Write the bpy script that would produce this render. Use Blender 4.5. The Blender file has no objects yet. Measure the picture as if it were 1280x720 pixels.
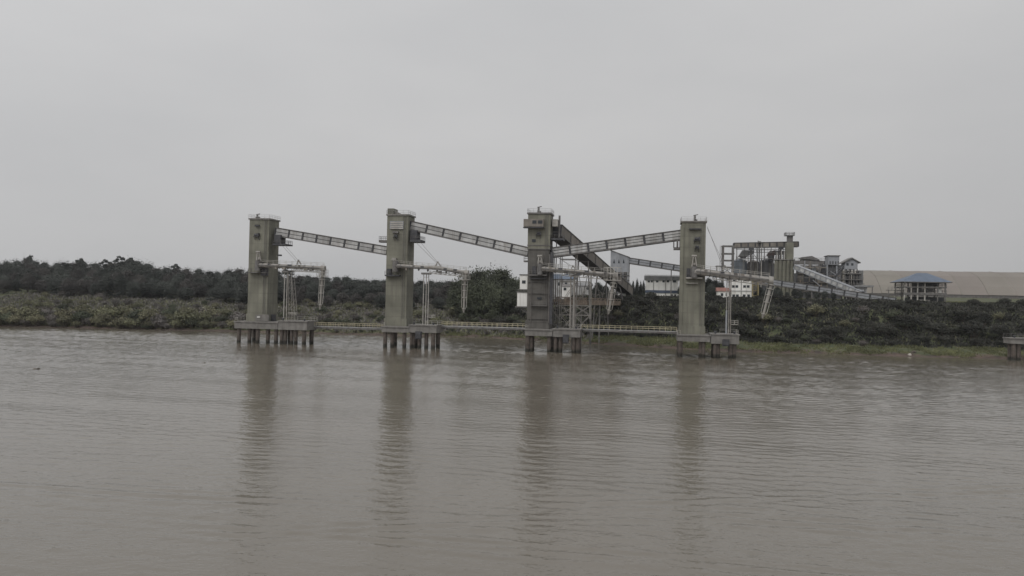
import bpy, math, random
import numpy as np
from mathutils import Vector, Matrix
R_ = math.radians
sc = bpy.context.scene
random.seed(7); rng = np.random.default_rng(7)

# ------------------------------------------------------------------ camera
FPX, W0, H0 = 950.0, 1280, 720
CAMH, PITCH, ROLL = 15.7, R_(0.724), R_(1.15)
cam_d = bpy.data.cameras.new('camera'); cam = bpy.data.objects.new('camera', cam_d)
sc.collection.objects.link(cam); sc.camera = cam
cam_d.sensor_width = 36; cam_d.lens = 36 * FPX / W0; cam_d.clip_start = 0.5; cam_d.clip_end = 12000
CR = Matrix.Rotation(R_(90) + PITCH, 4, 'X') @ Matrix.Rotation(ROLL, 4, 'Z')
cam.matrix_world = Matrix.Translation((0, 0, CAMH)) @ CR
# ------------------------------------------------------------------ sky, sun, exposure
SUN_EL, SUN_AZ = R_(46), R_(222)      # compass style: high, behind the camera's left shoulder
w = bpy.data.worlds.new('World'); sc.world = w; w.use_nodes = True
nt = w.node_tree; nt.nodes.clear()
N = nt.nodes.new; L = nt.links.new
sky = N('ShaderNodeTexSky'); sky.sky_type = 'NISHITA'; sky.sun_disc = False
sky.sun_elevation = SUN_EL; sky.sun_rotation = SUN_AZ; sky.air_density = 1; sky.dust_density = 4
hs = N('ShaderNodeHueSaturation'); hs.inputs['Saturation'].default_value = 0.15; hs.inputs['Value'].default_value = 0.9
L(sky.outputs[0], hs.inputs['Color'])
tc = N('ShaderNodeTexCoord'); mp = N('ShaderNodeMapping'); mp.inputs['Scale'].default_value = (1.0, 1.0, 3.0)
L(tc.outputs['Generated'], mp.inputs[0])
nz = N('ShaderNodeTexNoise'); nz.inputs['Scale'].default_value = 1.3; nz.inputs['Detail'].default_value = 5; nz.inputs['Roughness'].default_value = 0.5
L(mp.outputs[0], nz.inputs['Vector'])
cr = N('ShaderNodeValToRGB')                                        # even layer of stratus
cr.color_ramp.elements[0].position = 0.2; cr.color_ramp.elements[0].color = (0.375, 0.38, 0.39, 1)
cr.color_ramp.elements[1].position = 0.8; cr.color_ramp.elements[1].color = (0.50, 0.497, 0.497, 1)
L(nz.outputs[0], cr.inputs[0])
mu = N('ShaderNodeVectorMath'); mu.operation = 'SCALE'; mu.inputs['Scale'].default_value = 10.3
L(cr.outputs[0], mu.inputs[0])
# overcast luminance: rises from horizon to zenith, a little brighter on the sun's side
sp_ = N('ShaderNodeSeparateXYZ'); L(tc.outputs['Generated'], sp_.inputs[0])
el = N('ShaderNodeMath'); el.operation = 'MAXIMUM'; el.inputs[1].default_value = 0.0; L(sp_.outputs[2], el.inputs[0])
e2 = N('ShaderNodeMath'); e2.operation = 'MULTIPLY_ADD'; e2.inputs[1].default_value = 0.75; e2.inputs[2].default_value = 1.0; L(el.outputs[0], e2.inputs[0])
dt = N('ShaderNodeVectorMath'); dt.operation = 'DOT_PRODUCT'; L(tc.outputs['Generated'], dt.inputs[0]); dt.inputs[1].default_value = (math.sin(SUN_AZ), math.cos(SUN_AZ), 0)
e3 = N('ShaderNodeMath'); e3.operation = 'MULTIPLY_ADD'; e3.inputs[1].default_value = 0.17; e3.inputs[2].default_value = 1.0; L(dt.outputs['Value'], e3.inputs[0])
e4 = N('ShaderNodeMath'); e4.operation = 'MULTIPLY'; L(e2.outputs[0], e4.inputs[0]); L(e3.outputs[0], e4.inputs[1])
e5 = N('ShaderNodeMath'); e5.operation = 'MULTIPLY'; e5.inputs[1].default_value = 11.8; L(e4.outputs[0], e5.inputs[0]); L(e5.outputs[0], mu.inputs['Scale'])
mx = N('ShaderNodeMix'); mx.data_type = 'RGBA'; mx.inputs['Factor'].default_value = 0.93
L(hs.outputs[0], mx.inputs[6]); L(mu.outputs[0], mx.inputs[7])
bg = N('ShaderNodeBackground'); bg.inputs['Strength'].default_value = 0.1
L(mx.outputs[2], bg.inputs['Color'])
wo = N('ShaderNodeOutputWorld'); L(bg.outputs[0], wo.inputs[0])
sd = bpy.data.lights.new('sun', 'SUN'); sd.energy = 0.9; sd.angle = R_(35); sd.color = (1, 0.97, 0.93)
so = bpy.data.objects.new('sun', sd); sc.collection.objects.link(so)
sdir = Vector((math.sin(SUN_AZ) * math.cos(SUN_EL), math.cos(SUN_AZ) * math.cos(SUN_EL), math.sin(SUN_EL)))
so.rotation_euler = sdir.to_track_quat('Z', 'Y').to_euler()
vs = sc.view_settings; vs.view_transform = 'Standard'; vs.look = 'None'; vs.gamma = 1; vs.exposure = 0; vs.use_curve_mapping = False
sc.render.engine = 'CYCLES'

# ------------------------------------------------------------------ frames: the wharf row is turned 10 degrees
ROWA = R_(-10)
G = Matrix.Translation((0, 224, 0)) @ Matrix.Rotation(ROWA, 4, 'Z')
GI = G.inverted()
CAMP = Vector((0, 0, CAMH)); CAMR = GI @ CAMP
def ray(px, py):
    d = CR.to_3x3() @ Vector(((px - W0 / 2) / FPX, -(py - H0 / 2) / FPX, -1))
    return (GI.to_3x3() @ d).normalized()
def S(px, py, y=0.0):                       # pixel -> point of the upright plane at row depth y
    d = ray(px, py); t = (y - CAMR.y) / d.y
    return CAMR + d * t
def SZ(px, py, z=0.0):                      # pixel -> point of the level plane z
    d = ray(px, py); t = (z - CAMR.z) / d.z
    return CAMR + d * t
def V(*a): return Vector(a)

# ------------------------------------------------------------------ materials
MATS = {}
def mat(name, col, rough=0.8, var=0.18, scale=0.6, streak=0.0, dirt=None, bump=0.0, metal=0.0, rnd=0.0):
    m = bpy.data.materials.new(name); m.use_nodes = True; t = m.node_tree; t.nodes.clear()
    n = t.nodes.new; l = t.links.new
    b = n('ShaderNodeBsdfPrincipled'); o = n('ShaderNodeOutputMaterial'); l(b.outputs[0], o.inputs[0])
    b.inputs['Roughness'].default_value = rough; b.inputs['Metallic'].default_value = metal
    g = n('ShaderNodeNewGeometry')
    nz = n('ShaderNodeTexNoise'); nz.inputs['Scale'].default_value = scale; nz.inputs['Detail'].default_value = 6
    l(g.outputs['Position'], nz.inputs['Vector'])
    lo = [max(0, c * (1 - var * 1.6)) for c in col]; hi = [min(1, c * (1 + var * 1.6)) for c in col]
    r = n('ShaderNodeValToRGB'); e = r.color_ramp.elements
    e[0].position = 0.25; e[0].color = (*lo, 1); e[1].position = 0.75; e[1].color = (*hi, 1)
    l(nz.outputs[0], r.inputs[0]); last = r.outputs[0]
    if streak:
        mp = n('ShaderNodeMapping'); mp.inputs['Scale'].default_value = (1.1, 1.1, 0.07); l(g.outputs['Position'], mp.inputs[0])
        n2 = n('ShaderNodeTexNoise'); n2.inputs['Scale'].default_value = 1.0; n2.inputs['Detail'].default_value = 5; n2.inputs['Roughness'].default_value = 0.65
        l(mp.outputs[0], n2.inputs['Vector'])
        r2 = n('ShaderNodeValToRGB'); r2.color_ramp.elements[0].position = 0.45; r2.color_ramp.elements[1].position = 0.72
        l(n2.outputs[0], r2.inputs[0])
        mm = n('ShaderNodeMath'); mm.operation = 'MULTIPLY'; mm.inputs[1].default_value = streak; l(r2.outputs[0], mm.inputs[0])
        mx = n('ShaderNodeMix'); mx.data_type = 'RGBA'; l(mm.outputs[0], mx.inputs['Factor']); l(last, mx.inputs[6])
        d = dirt or [c * 0.35 for c in col]; mx.inputs[7].default_value = (*d, 1); last = mx.outputs[2]
    if rnd:
        oi = n('ShaderNodeObjectInfo'); hsv = n('ShaderNodeHueSaturation')
        mr = n('ShaderNodeMapRange'); mr.inputs[3].default_value = 1 - rnd; mr.inputs[4].default_value = 1 + rnd
        l(oi.outputs['Random'], mr.inputs[0]); l(mr.outputs[0], hsv.inputs['Value'])
        m2 = n('ShaderNodeMath'); m2.operation = 'MULTIPLY'; m2.inputs[1].default_value = 7.31; l(oi.outputs['Random'], m2.inputs[0])
        m3 = n('ShaderNodeMath'); m3.operation = 'FRACT'; l(m2.outputs[0], m3.inputs[0])
        mr2 = n('ShaderNodeMapRange'); mr2.inputs[3].default_value = 0.485; mr2.inputs[4].default_value = 0.515
        l(m3.outputs[0], mr2.inputs[0]); l(mr2.outputs[0], hsv.inputs['Hue'])
        l(last, hsv.inputs['Color']); last = hsv.outputs[0]
    l(last, b.inputs['Base Color'])
    if bump:
        bp = n('ShaderNodeBump'); bp.inputs['Strength'].default_value = bump; bp.inputs['Distance'].default_value = 0.1
        n3 = n('ShaderNodeTexNoise'); n3.inputs['Scale'].default_value = 3; n3.inputs['Detail'].default_value = 4
        l(g.outputs['Position'], n3.inputs['Vector']); l(n3.outputs[0], bp.inputs['Height']); l(bp.outputs[0], b.inputs['Normal'])
    MATS[name] = m; return m
mat('tower_concrete', (0.196, 0.192, 0.154), 0.9, 0.2, 0.2, 0.6, (0.115, 0.108, 0.09), 0.3)
mat('tower_concrete_dark', (0.125, 0.118, 0.107), 0.9, 0.15, 0.4, 0.7, (0.06, 0.055, 0.05), 0.3)
mat('deck_concrete', (0.2, 0.19, 0.177), 0.9, 0.16, 0.8, 0.4, (0.1, 0.09, 0.08), 0.3)
mat('pile', (0.1, 0.082, 0.07), 0.9, 0.25, 1.2, 0.3)
mat('cladding', (0.42, 0.42, 0.415), 0.6, 0.16, 0.5, 0.6, (0.19, 0.165, 0.14), rnd=0.22)
mat('cladding_grey', (0.29, 0.30, 0.32), 0.6, 0.12, 0.5, 0.45, (0.15, 0.14, 0.13))
mat('cladding_brown', (0.21, 0.19, 0.165), 0.7, 0.15, 0.5, 0.5, (0.1, 0.08, 0.065), rnd=0.15)
mat('dark_steel', (0.055, 0.055, 0.06), 0.6, 0.25, 1.0)
mat('mid_steel', (0.14, 0.135, 0.13), 0.6, 0.25, 1.0, 0.3, (0.1, 0.06, 0.04))
mat('light_steel', (0.4, 0.385, 0.355), 0.55, 0.15, 1.0, 0.35, (0.2, 0.14, 0.1))
mat('boom_paint', (0.285, 0.272, 0.25), 0.6, 0.16, 0.7, 0.45, (0.16, 0.115, 0.085))
mat('rust_steel', (0.25, 0.2, 0.155), 0.8, 0.3, 0.8, 0.5, (0.1, 0.06, 0.04))
mat('yellow_steel', (0.33, 0.27, 0.13), 0.7, 0.2, 0.8)
mat('white_wall', (0.78, 0.77, 0.74), 0.8, 0.07, 0.4, 0.5, (0.36, 0.34, 0.3))
mat('blue_band', (0.075, 0.095, 0.14), 0.7, 0.15, 0.5)
mat('glass_dark', (0.025, 0.03, 0.035), 0.15, 0.2, 0.5)
mat('grey_roof', (0.22, 0.22, 0.22), 0.7, 0.15, 0.5, 0.4)
mat('blue_roof', (0.105, 0.135, 0.185), 0.6, 0.14, 0.5, 0.35, (0.07, 0.09, 0.12))
mat('red_roof', (0.22, 0.11, 0.09), 0.8, 0.2, 0.6)
mat('silo_blue', (0.20, 0.225, 0.26), 0.6, 0.1, 0.4, 0.5, (0.11, 0.115, 0.12))
mat('silo_grey', (0.13, 0.13, 0.135), 0.6, 0.1, 0.4, 0.5, (0.07, 0.07, 0.07))
mat('shed_skin', (0.215, 0.195, 0.172), 0.85, 0.08, 0.06, 0.25, (0.19, 0.165, 0.14), rnd=0.05)
mat('bark', (0.09, 0.075, 0.06), 0.9, 0.25, 1.5)
mat('leaf_dark', (0.055, 0.061, 0.053), 0.85, 0.35, 0.2, rnd=0.3)
mat('leaf_brown', (0.07, 0.065, 0.06), 0.85, 0.3, 0.2, rnd=0.3)
mat('leaf_mid', (0.062, 0.07, 0.043), 0.85, 0.35, 0.3, rnd=0.35)
mat('leaf_olive', (0.13, 0.128, 0.076), 0.85, 0.3, 0.3, rnd=0.35)
mat('leaf_grey', (0.132, 0.122, 0.114), 0.9, 0.3, 0.3, rnd=0.3)
mat('leaf_bluff', (0.04, 0.041, 0.033), 0.9, 0.4, 0.3, rnd=0.45)
mat('grass', (0.125, 0.13, 0.062), 0.9, 0.35, 0.12)
mat('rail_yellow', (0.42, 0.38, 0.26), 0.6, 0.2, 0.5, 0.4, (0.2, 0.15, 0.1))
mat('filter_brown', (0.125, 0.09, 0.082), 0.7, 0.2, 0.5, 0.3)
mat('wood', (0.16, 0.13, 0.1), 0.9, 0.3, 1.0)
mat('pale_stone', (0.5, 0.47, 0.42), 0.9, 0.15, 1.0)

def zlines(name, kind):                 # pour joints on concrete, tide marks on piles
    t = MATS[name].node_tree; n = t.nodes.new; l = t.links.new; b = next(x for x in t.nodes if x.type == 'BSDF_PRINCIPLED'); src = b.inputs['Base Color'].links[0].from_socket
    g = n('ShaderNodeNewGeometry'); sp = n('ShaderNodeSeparateXYZ'); l(g.outputs['Position'], sp.inputs[0])
    nz = n('ShaderNodeTexNoise'); nz.inputs['Scale'].default_value = .8; nz.inputs['Detail'].default_value = 5; l(g.outputs['Position'], nz.inputs['Vector'])
    ad = n('ShaderNodeMath'); ad.operation = 'MULTIPLY_ADD'; l(nz.outputs[0], ad.inputs[0]); l(sp.outputs[2], ad.inputs[2])
    mx = n('ShaderNodeMix'); mx.data_type = 'RGBA'; l(src, mx.inputs[6]); r = n('ShaderNodeValToRGB'); e = r.color_ramp.elements
    if kind == 'joint':
        ad.inputs[1].default_value = .12; f = n('ShaderNodeMath'); f.operation = 'DIVIDE'; f.inputs[1].default_value = 3.1; l(ad.outputs[0], f.inputs[0]); f2 = n('ShaderNodeMath'); f2.operation = 'FRACT'; l(f.outputs[0], f2.inputs[0])
        e[0].position = .0; e[0].color = (.34,)*3+(1,); e[1].position = .07; e[1].color = (0,0,0,1); c = e.new(.97); c.color = (.0,)*3+(1,); c = e.new(.995); c.color = (.25,)*3+(1,); l(f2.outputs[0], r.inputs[0]); mx.inputs[7].default_value = (.09,.085,.07,1)
    else:
        ad.inputs[1].default_value = 1.6; f = n('ShaderNodeMath'); f.operation = 'DIVIDE'; f.inputs[1].default_value = 5; l(ad.outputs[0], f.inputs[0]); l(f.outputs[0], r.inputs[0])
        e[0].position = .3; e[0].color = (.95,)*3+(1,); e[1].position = .42; e[1].color = (0,0,0,1); mx.inputs[7].default_value = (.022,.022,.016,1)
    l(r.outputs[0], mx.inputs['Factor']); l(mx.outputs[2], b.inputs['Base Color'])
zlines('tower_concrete', 'joint'); zlines('tower_concrete_dark', 'joint'); zlines('pile', 'tide')

# ------------------------------------------------------------------ mesh builder
class MB:
    def __init__(s): s.v = []; s.f = []
    def add(s, vs, fs):
        o = len(s.v); s.v += [tuple(v) for v in vs]; s.f += [tuple(i + o for i in f) for f in fs]; return s
    def box(s, x0, x1, y0, y1, z0, z1):
        if x1 < x0: x0, x1 = x1, x0
        if y1 < y0: y0, y1 = y1, y0
        if z1 < z0: z0, z1 = z1, z0
        return s.add([(x0,y0,z0),(x1,y0,z0),(x1,y1,z0),(x0,y1,z0),(x0,y0,z1),(x1,y0,z1),(x1,y1,z1),(x0,y1,z1)],
                     [(0,3,2,1),(4,5,6,7),(0,1,5,4),(1,2,6,5),(2,3,7,6),(3,0,4,7)])
    def obox(s, c, a, b, d):                # centre and three half vectors
        c, a, b, d = Vector(c), Vector(a), Vector(b), Vector(d)
        return s.add([c-a-b-d, c+a-b-d, c+a+b-d, c-a+b-d, c-a-b+d, c+a-b+d, c+a+b+d, c-a+b+d],
                     [(0,3,2,1),(4,5,6,7),(0,1,5,4),(1,2,6,5),(2,3,7,6),(3,0,4,7)])
    def bar(s, p, q, wd, ht=None):          # square bar from p to q
        p, q = Vector(p), Vector(q); ht = ht or wd; u = q - p; ln = u.length
        if ln < 1e-6: return s
        u /= ln; up = Vector((0,0,1)) if abs(u.z) < 0.95 else Vector((0,1,0))
        a = u.cross(up).normalized(); b = a.cross(u).normalized()
        return s.obox((p+q)/2, u*ln/2, a*wd/2, b*ht/2)
    def cyl(s, p, q, r0, r1=None, n=10, cap=True):
        p, q = Vector(p), Vector(q); r1 = r0 if r1 is None else r1; u = (q-p).normalized()
        up = Vector((0,0,1)) if abs(u.z) < 0.95 else Vector((1,0,0)); a = u.cross(up).normalized(); b = u.cross(a)
        vs = []
        for k in range(n):
            t = 2*math.pi*k/n; d = a*math.cos(t)+b*math.sin(t); vs += [p+d*r0, q+d*r1]
        fs = [(2*k, 2*k+1, (2*k+3) % (2*n), (2*k+2) % (2*n)) for k in range(n)]
        if cap: fs += [tuple(2*k for k in range(n)), tuple(2*k+1 for k in reversed(range(n)))]
        return s.add(vs, fs)
    def prism(s, pts, y0, y1):              # (x,z) outline pushed from y0 to y1
        n = len(pts); vs = [(x, y0, z) for x, z in pts] + [(x, y1, z) for x, z in pts]
        return s.add(vs, [tuple(range(n)), tuple(reversed(range(n, 2*n)))] + [(k, k+n, (k+1) % n+n, (k+1) % n) for k in range(n)])
    def rail(s, p, q, h=1.1, step=2.0, th=0.075):
        p, q = Vector(p), Vector(q); n = max(1, round((q-p).length/step)); z = Vector((0,0,1))
        for k in range(n+1): c = p.lerp(q, k/n); s.bar(c, c+z*h, th)
        for f in (1.0, 0.55): s.bar(p+z*h*f, q+z*h*f, th)
        return s
    def railbox(s, x0, x1, y0, y1, z, h=1.1, step=2.0, th=0.075):
        for a, b in (((x0,y0),(x1,y0)),((x1,y0),(x1,y1)),((x1,y1),(x0,y1)),((x0,y1),(x0,y0))): s.rail((*a,z),(*b,z),h,step,th)
        return s
    def mesh(s, name, base=(0,0,0)):
        m = bpy.data.meshes.new(name); b = Vector(base)
        m.from_pydata([(v[0]-b.x, v[1]-b.y, v[2]-b.z) for v in s.v], [], s.f)
        import bmesh
        bm = bmesh.new(); bm.from_mesh(m); bmesh.ops.recalc_face_normals(bm, faces=bm.faces); bm.to_mesh(m); bm.free()
        return m
COL = sc.collection; BASE = {}
def tag(o, label, cat, group=None):
    o['label'] = label; o['category'] = cat
    if group: o['group'] = group
    return o
def thing(name, label, cat, base, group=None):
    o = bpy.data.objects.new(name, None); COL.objects.link(o); o.empty_display_size = 0.5
    o.matrix_world = G @ Matrix.Translation(Vector(base)); BASE[o] = Vector(base)
    return tag(o, label, cat, group)
def part(parent, name, mb, m, label=None, smooth=False):
    me = mb.mesh(name, BASE[parent]); me.materials.append(MATS[m])
    if smooth: me.shade_smooth()
    o = bpy.data.objects.new(name, me); COL.objects.link(o); o.parent = parent; BASE[o] = BASE[parent]
    if label: o['label'] = label
    return o
def solo(name, mb, m, label, cat, base, group=None):
    me = mb.mesh(name, base); me.materials.append(MATS[m]); o = bpy.data.objects.new(name, me); COL.objects.link(o)
    o.matrix_world = G @ Matrix.Translation(Vector(base)); BASE[o] = Vector(base); return tag(o, label, cat, group)

# ------------------------------------------------------------------ terrain
shore_px = [(-400,400),(0,408),(150,411),(250,413.5),(340,416),(440,418.5),(600,421.5),(700,427),(760,430.5),(850,436),(930,440),(1000,441.5),(1100,444.5),(1280,449),(1600,457)]
SHX, SHY = zip(*[(SZ(*p).x, SZ(*p).y) for p in shore_px])
def ys(x): return np.interp(x, SHX, SHY)
LP = np.array([[-300,-6],[-40,-4],[-5,-0.6],[0,-0.05],[2,0.5],[7,1.6],[30,3.0],[60,5.5],[100,10.5],[140,13.8],[190,16],[300,18],[600,19],[4000,19]])
RP = np.array([[-300,-6],[-40,-4],[-5,-0.6],[0,-0.05],[2,0.7],[9,2.0],[14,3.2],[22,8.5],[32,14.5],[37,16],[42,16.6],[60,17.0],[100,17.8],[200,20.8],[300,21],[4000,21]])
def smst(a, b, x): t = np.clip((x-a)/(b-a), 0, 1); return t*t*(3-2*t)
_ph = rng.uniform(0, 6.28, 12)
def wob(x, y):
    return (np.sin(x*0.11+_ph[0])*np.cos(y*0.13+_ph[1]) + 0.6*np.sin(x*0.27+y*0.19+_ph[2]) + 0.4*np.sin(x*0.51-y*0.43+_ph[3])) / 2
def gh(x, y):
    x = np.asarray(x, float); y = np.asarray(y, float)
    d = y - ys(x) + 1.6*wob(x, x*0.3) + 0.5*np.sin(x*0.9+_ph[4])
    a = np.interp(d, LP[:,0], LP[:,1]); b = np.interp(d, RP[:,0], RP[:,1]); k = smst(-45, 15, x)
    z = a*(1-k) + b*k
    amp = np.interp(d, [0,6,20,45,60], [0.08,0.25,0.8,0.5,0.15])*(k) + np.interp(d, [0,6,30,200], [0.08,0.25,0.8,1.2])*(1-k)
    return z + amp*wob(x, y)
def ghf(x, y): return float(gh(x, y))
gx = np.unique(np.concatenate([np.linspace(-2400,-300,12), np.linspace(-300,320,311), np.linspace(320,2400,12)]))
gy = np.unique(np.concatenate([np.linspace(-40,20,7), np.linspace(20,130,138), np.linspace(130,330,60), np.linspace(330,2400,12)]))
XX, YY = np.meshgrid(gx, gy); ZZ = gh(XX, YY)
vv = np.stack([XX, YY, ZZ], -1).reshape(-1, 3)
nx, ny = len(gx), len(gy); idx = np.arange(nx*ny).reshape(ny, nx)
ff = np.stack([idx[:-1,:-1], idx[:-1,1:], idx[1:,1:], idx[1:,:-1]], -1).reshape(-1, 4)
def bulk(name, v, f, m):
    me = bpy.data.meshes.new(name); me.vertices.add(len(v)); me.vertices.foreach_set('co', np.asarray(v, np.float32).ravel())
    k = f.shape[1]; me.loops.add(f.size); me.loops.foreach_set('vertex_index', f.astype(np.int32).ravel())
    me.polygons.add(len(f)); me.polygons.foreach_set('loop_start', np.arange(0, f.size, k, dtype=np.int32))
    me.update(calc_edges=True); me.materials.append(m if not isinstance(m, str) else MATS[m]); return me
# ground material: mud near the water line, dry grass and scrub soil above
gm = bpy.data.materials.new('bank_soil'); gm.use_nodes = True; t = gm.node_tree; n = t.nodes.new; l = t.links.new
b = t.nodes['Principled BSDF']; b.inputs['Roughness'].default_value = 0.95
ge = n('ShaderNodeNewGeometry'); sx = n('ShaderNodeSeparateXYZ'); l(ge.outputs['Position'], sx.inputs[0])
na = n('ShaderNodeTexNoise'); na.inputs['Scale'].default_value = 0.09; na.inputs['Detail'].default_value = 8; l(ge.outputs['Position'], na.inputs['Vector'])
nb = n('ShaderNodeTexNoise'); nb.inputs['Scale'].default_value = 0.35; nb.inputs['Detail'].default_value = 8; l(ge.outputs['Position'], nb.inputs['Vector'])
rg = n('ShaderNodeValToRGB'); e = rg.color_ramp.elements
e[0].position = 0.3; e[0].color = (0.045, 0.055, 0.026, 1); e[1].position = 0.7; e[1].color = (0.115, 0.10, 0.062, 1)
c3 = rg.color_ramp.elements.new(0.52); c3.color = (0.072, 0.08, 0.038, 1); l(nb.outputs[0], rg.inputs[0])
rm = n('ShaderNodeValToRGB'); e = rm.color_ramp.elements
e[0].position = 0.3; e[0].color = (0.045, 0.034, 0.028, 1); e[1].position = 0.75; e[1].color = (0.12, 0.085, 0.068, 1); l(nb.outputs[0], rm.inputs[0])
hz = n('ShaderNodeMath'); hz.operation = 'MULTIPLY_ADD'; hz.inputs[1].default_value = 3.2; l(na.outputs[0], hz.inputs[0]); hz.inputs[2].default_value = -1.0
df = n('ShaderNodeMath'); df.operation = 'SUBTRACT'; l(sx.outputs[2], df.inputs[0]); l(hz.outputs[0], df.inputs[1])
mr = n('ShaderNodeMapRange'); mr.inputs[1].default_value = -0.1; mr.inputs[2].default_value = 0.5; l(df.outputs[0], mr.inputs[0])
mm = n('ShaderNodeMix'); mm.data_type = 'RGBA'; l(mr.outputs[0], mm.inputs['Factor']); l(rm.outputs[0], mm.inputs[6]); l(rg.outputs[0], mm.inputs[7])
l(mm.outputs[2], b.inputs['Base Color'])
bp = n('ShaderNodeBump'); bp.inputs['Strength'].default_value = 0.6; bp.inputs['Distance'].default_value = 0.4
nc = n('ShaderNodeTexNoise'); nc.inputs['Scale'].default_value = 1.4; nc.inputs['Detail'].default_value = 6; l(ge.outputs['Position'], nc.inputs['Vector'])
l(nc.outputs[0], bp.inputs['Height']); l(bp.outputs[0], b.inputs['Normal'])
gme = bulk('ground', vv, ff, gm); gme.shade_smooth()
go = bpy.data.objects.new('ground', gme); COL.objects.link(go); go.matrix_world = G; go['kind'] = 'structure'

# water
wm = bpy.data.materials.new('river_water'); wm.use_nodes = True; t = wm.node_tree; n = t.nodes.new; l = t.links.new
b = t.nodes['Principled BSDF']; b.inputs['IOR'].default_value = 1.55; b.inputs['Roughness'].default_value = 0.09
ge = n('ShaderNodeNewGeometry')
na = n('ShaderNodeTexNoise'); na.inputs['Scale'].default_value = 0.03; na.inputs['Detail'].default_value = 4; l(ge.outputs['Position'], na.inputs['Vector'])
rg = n('ShaderNodeValToRGB'); e = rg.color_ramp.elements
e[0].position = 0.3; e[0].color = (0.124, 0.108, 0.084, 1); e[1].position = 0.7; e[1].color = (0.146, 0.127, 0.100, 1)
l(na.outputs[0], rg.inputs[0]); l(rg.outputs[0], b.inputs['Base Color'])
mp = n('ShaderNodeMapping'); mp.inputs['Scale'].default_value = (0.62, 1.0, 1.0); mp.inputs['Rotation'].default_value = (0, 0, R_(8)); l(ge.outputs['Position'], mp.inputs[0])
last = None
WAVES = ((1.7, 0.046, 2), (4.5, 0.024, 3))     # fine ripples; the larger waves are modelled
for scl, amp, det in WAVES:
    q = n('ShaderNodeTexNoise'); q.inputs['Scale'].default_value = scl; q.inputs['Detail'].default_value = det; l(mp.outputs[0], q.inputs['Vector'])
    a = n('ShaderNodeMath'); a.operation = 'MULTIPLY_ADD'; a.inputs[1].default_value = amp; l(q.outputs[0], a.inputs[0])
    if last: l(last, a.inputs[2])
    else: a.inputs[2].default_value = 0
    last = a.outputs[0]
bp = n('ShaderNodeBump'); bp.inputs['Strength'].default_value = 1.0; bp.inputs['Distance'].default_value = 1.0
l(last, bp.inputs['Height']); l(bp.outputs[0], b.inputs['Normal'])
wx = np.concatenate([np.linspace(-2400,-400,6), np.linspace(-380,-205,30), np.arange(-200,172,.7), np.linspace(180,360,30), np.linspace(400,2400,6)])
wy = np.concatenate([np.linspace(-900,-230,8), np.linspace(-220,-186,12), np.arange(-184,62,.3), np.linspace(66,200,12)])
WX, WY = np.meshgrid(wx, wy); WZ = np.zeros_like(WX); wr = np.random.default_rng(11); NW = 80
for i in range(NW):
    lam = float(np.exp(wr.uniform(math.log(.9), math.log(2.8)))); th = wr.normal()*.62 + R_(82); sl = 0.068*math.sqrt(2/NW)
    if i < 8: lam = wr.uniform(10, 24); th = wr.normal()*.2 + R_(84); sl = .011*math.sqrt(2/8)
    k = 2*math.pi/lam; WZ += sl/k*np.sin(k*(math.cos(th)*WX+math.sin(th)*WY)+wr.uniform(0,6.28))
gust = 1+.35*np.sin(WX*.021+WY*.05+1)*np.sin(WY*.033-WX*.012+2)
fade = np.clip((WX+215)/15,0,1)*np.clip((186-WX)/15,0,1)*np.clip((WY+200)/16,0,1)
for cv, amp, lam in (([(-200,588),(0,604),(200,619),(430,628),(640,630),(860,627),(1280,612)], .085, 1.9), ([(300,668),(640,652),(900,648),(1100,660),(1400,672)], .06, 1.5), ([(-200,650),(0,644),(250,655),(500,676)], .05, 1.4)):
    cp = [SZ(*q_) for q_ in cv]; dd = WY-np.interp(WX,[q_.x for q_ in cp],[q_.y for q_ in cp]); WZ += amp*np.cos(2*math.pi*dd/lam)*np.exp(-(dd/1.9)**2)*np.clip(.45+.6*np.sin(WX*.13+amp*90)*np.sin(WX*.047+1),0,1)
WZ *= gust*fade*(1+.35*smst(-60,20,WY))
wi = np.arange(WX.size).reshape(WX.shape)
me = bulk('water', np.stack([WX,WY,WZ],-1).reshape(-1,3), np.stack([wi[:-1,:-1],wi[:-1,1:],wi[1:,1:],wi[1:,:-1]],-1).reshape(-1,4), wm); me.shade_smooth()
o = bpy.data.objects.new('water', me); COL.objects.link(o); o.matrix_world = G; o['kind'] = 'structure'

# ------------------------------------------------------------------ pier platforms with piles
DF = -3.0                                   # river-side face of the platforms
def platform(name, label, x0, x1, yt, yb, piles, back, fender=None, cat='pier', DF=DF):
    a, c = S(x0, (yt+yb)/2, DF), S(x1, (yt+yb)/2, DF); xm = (x0+x1)/2
    zt, zb = S(xm, yt, DF).z, S(xm, yb, DF).z
    t = thing(name, label, cat, ((a.x+c.x)/2, DF, 0))
    part(t, 'deck_slab', MB().box(a.x, c.x, DF, back, zb, zt-0.35), 'deck_concrete')
    part(t, 'deck_kerb', MB().box(a.x-0.2, c.x+0.2, DF-0.25, back+0.2, zt-0.35, zt), 'deck_concrete')
    for k, (p, wd) in enumerate(piles):
        x = S(p, 425, DF+1).x; r = wd/2
        for yy in (DF+1.0+0.4*(k % 2), back-1.2)[:2 if k in (0, len(piles)-1) else 1]:
            part(t, 'pile', MB().cyl((x,yy,-3), (x,yy,zb+0.02), r, r, 12), 'pile', smooth=False)
    if fender:
        f0, f1, fy0, fy1 = fender; p, q = S(f0, fy0, DF-0.5), S(f1, fy1, DF-0.5)
        part(t, 'fender', MB().box(p.x, q.x, DF-0.75, DF-0.26, q.z, p.z).box(p.x+0.2, q.x-0.2, DF-1.0, DF-0.76, q.z+0.3, p.z-0.3), 'dark_steel')
    return t, zt, a.x, c.x
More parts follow.
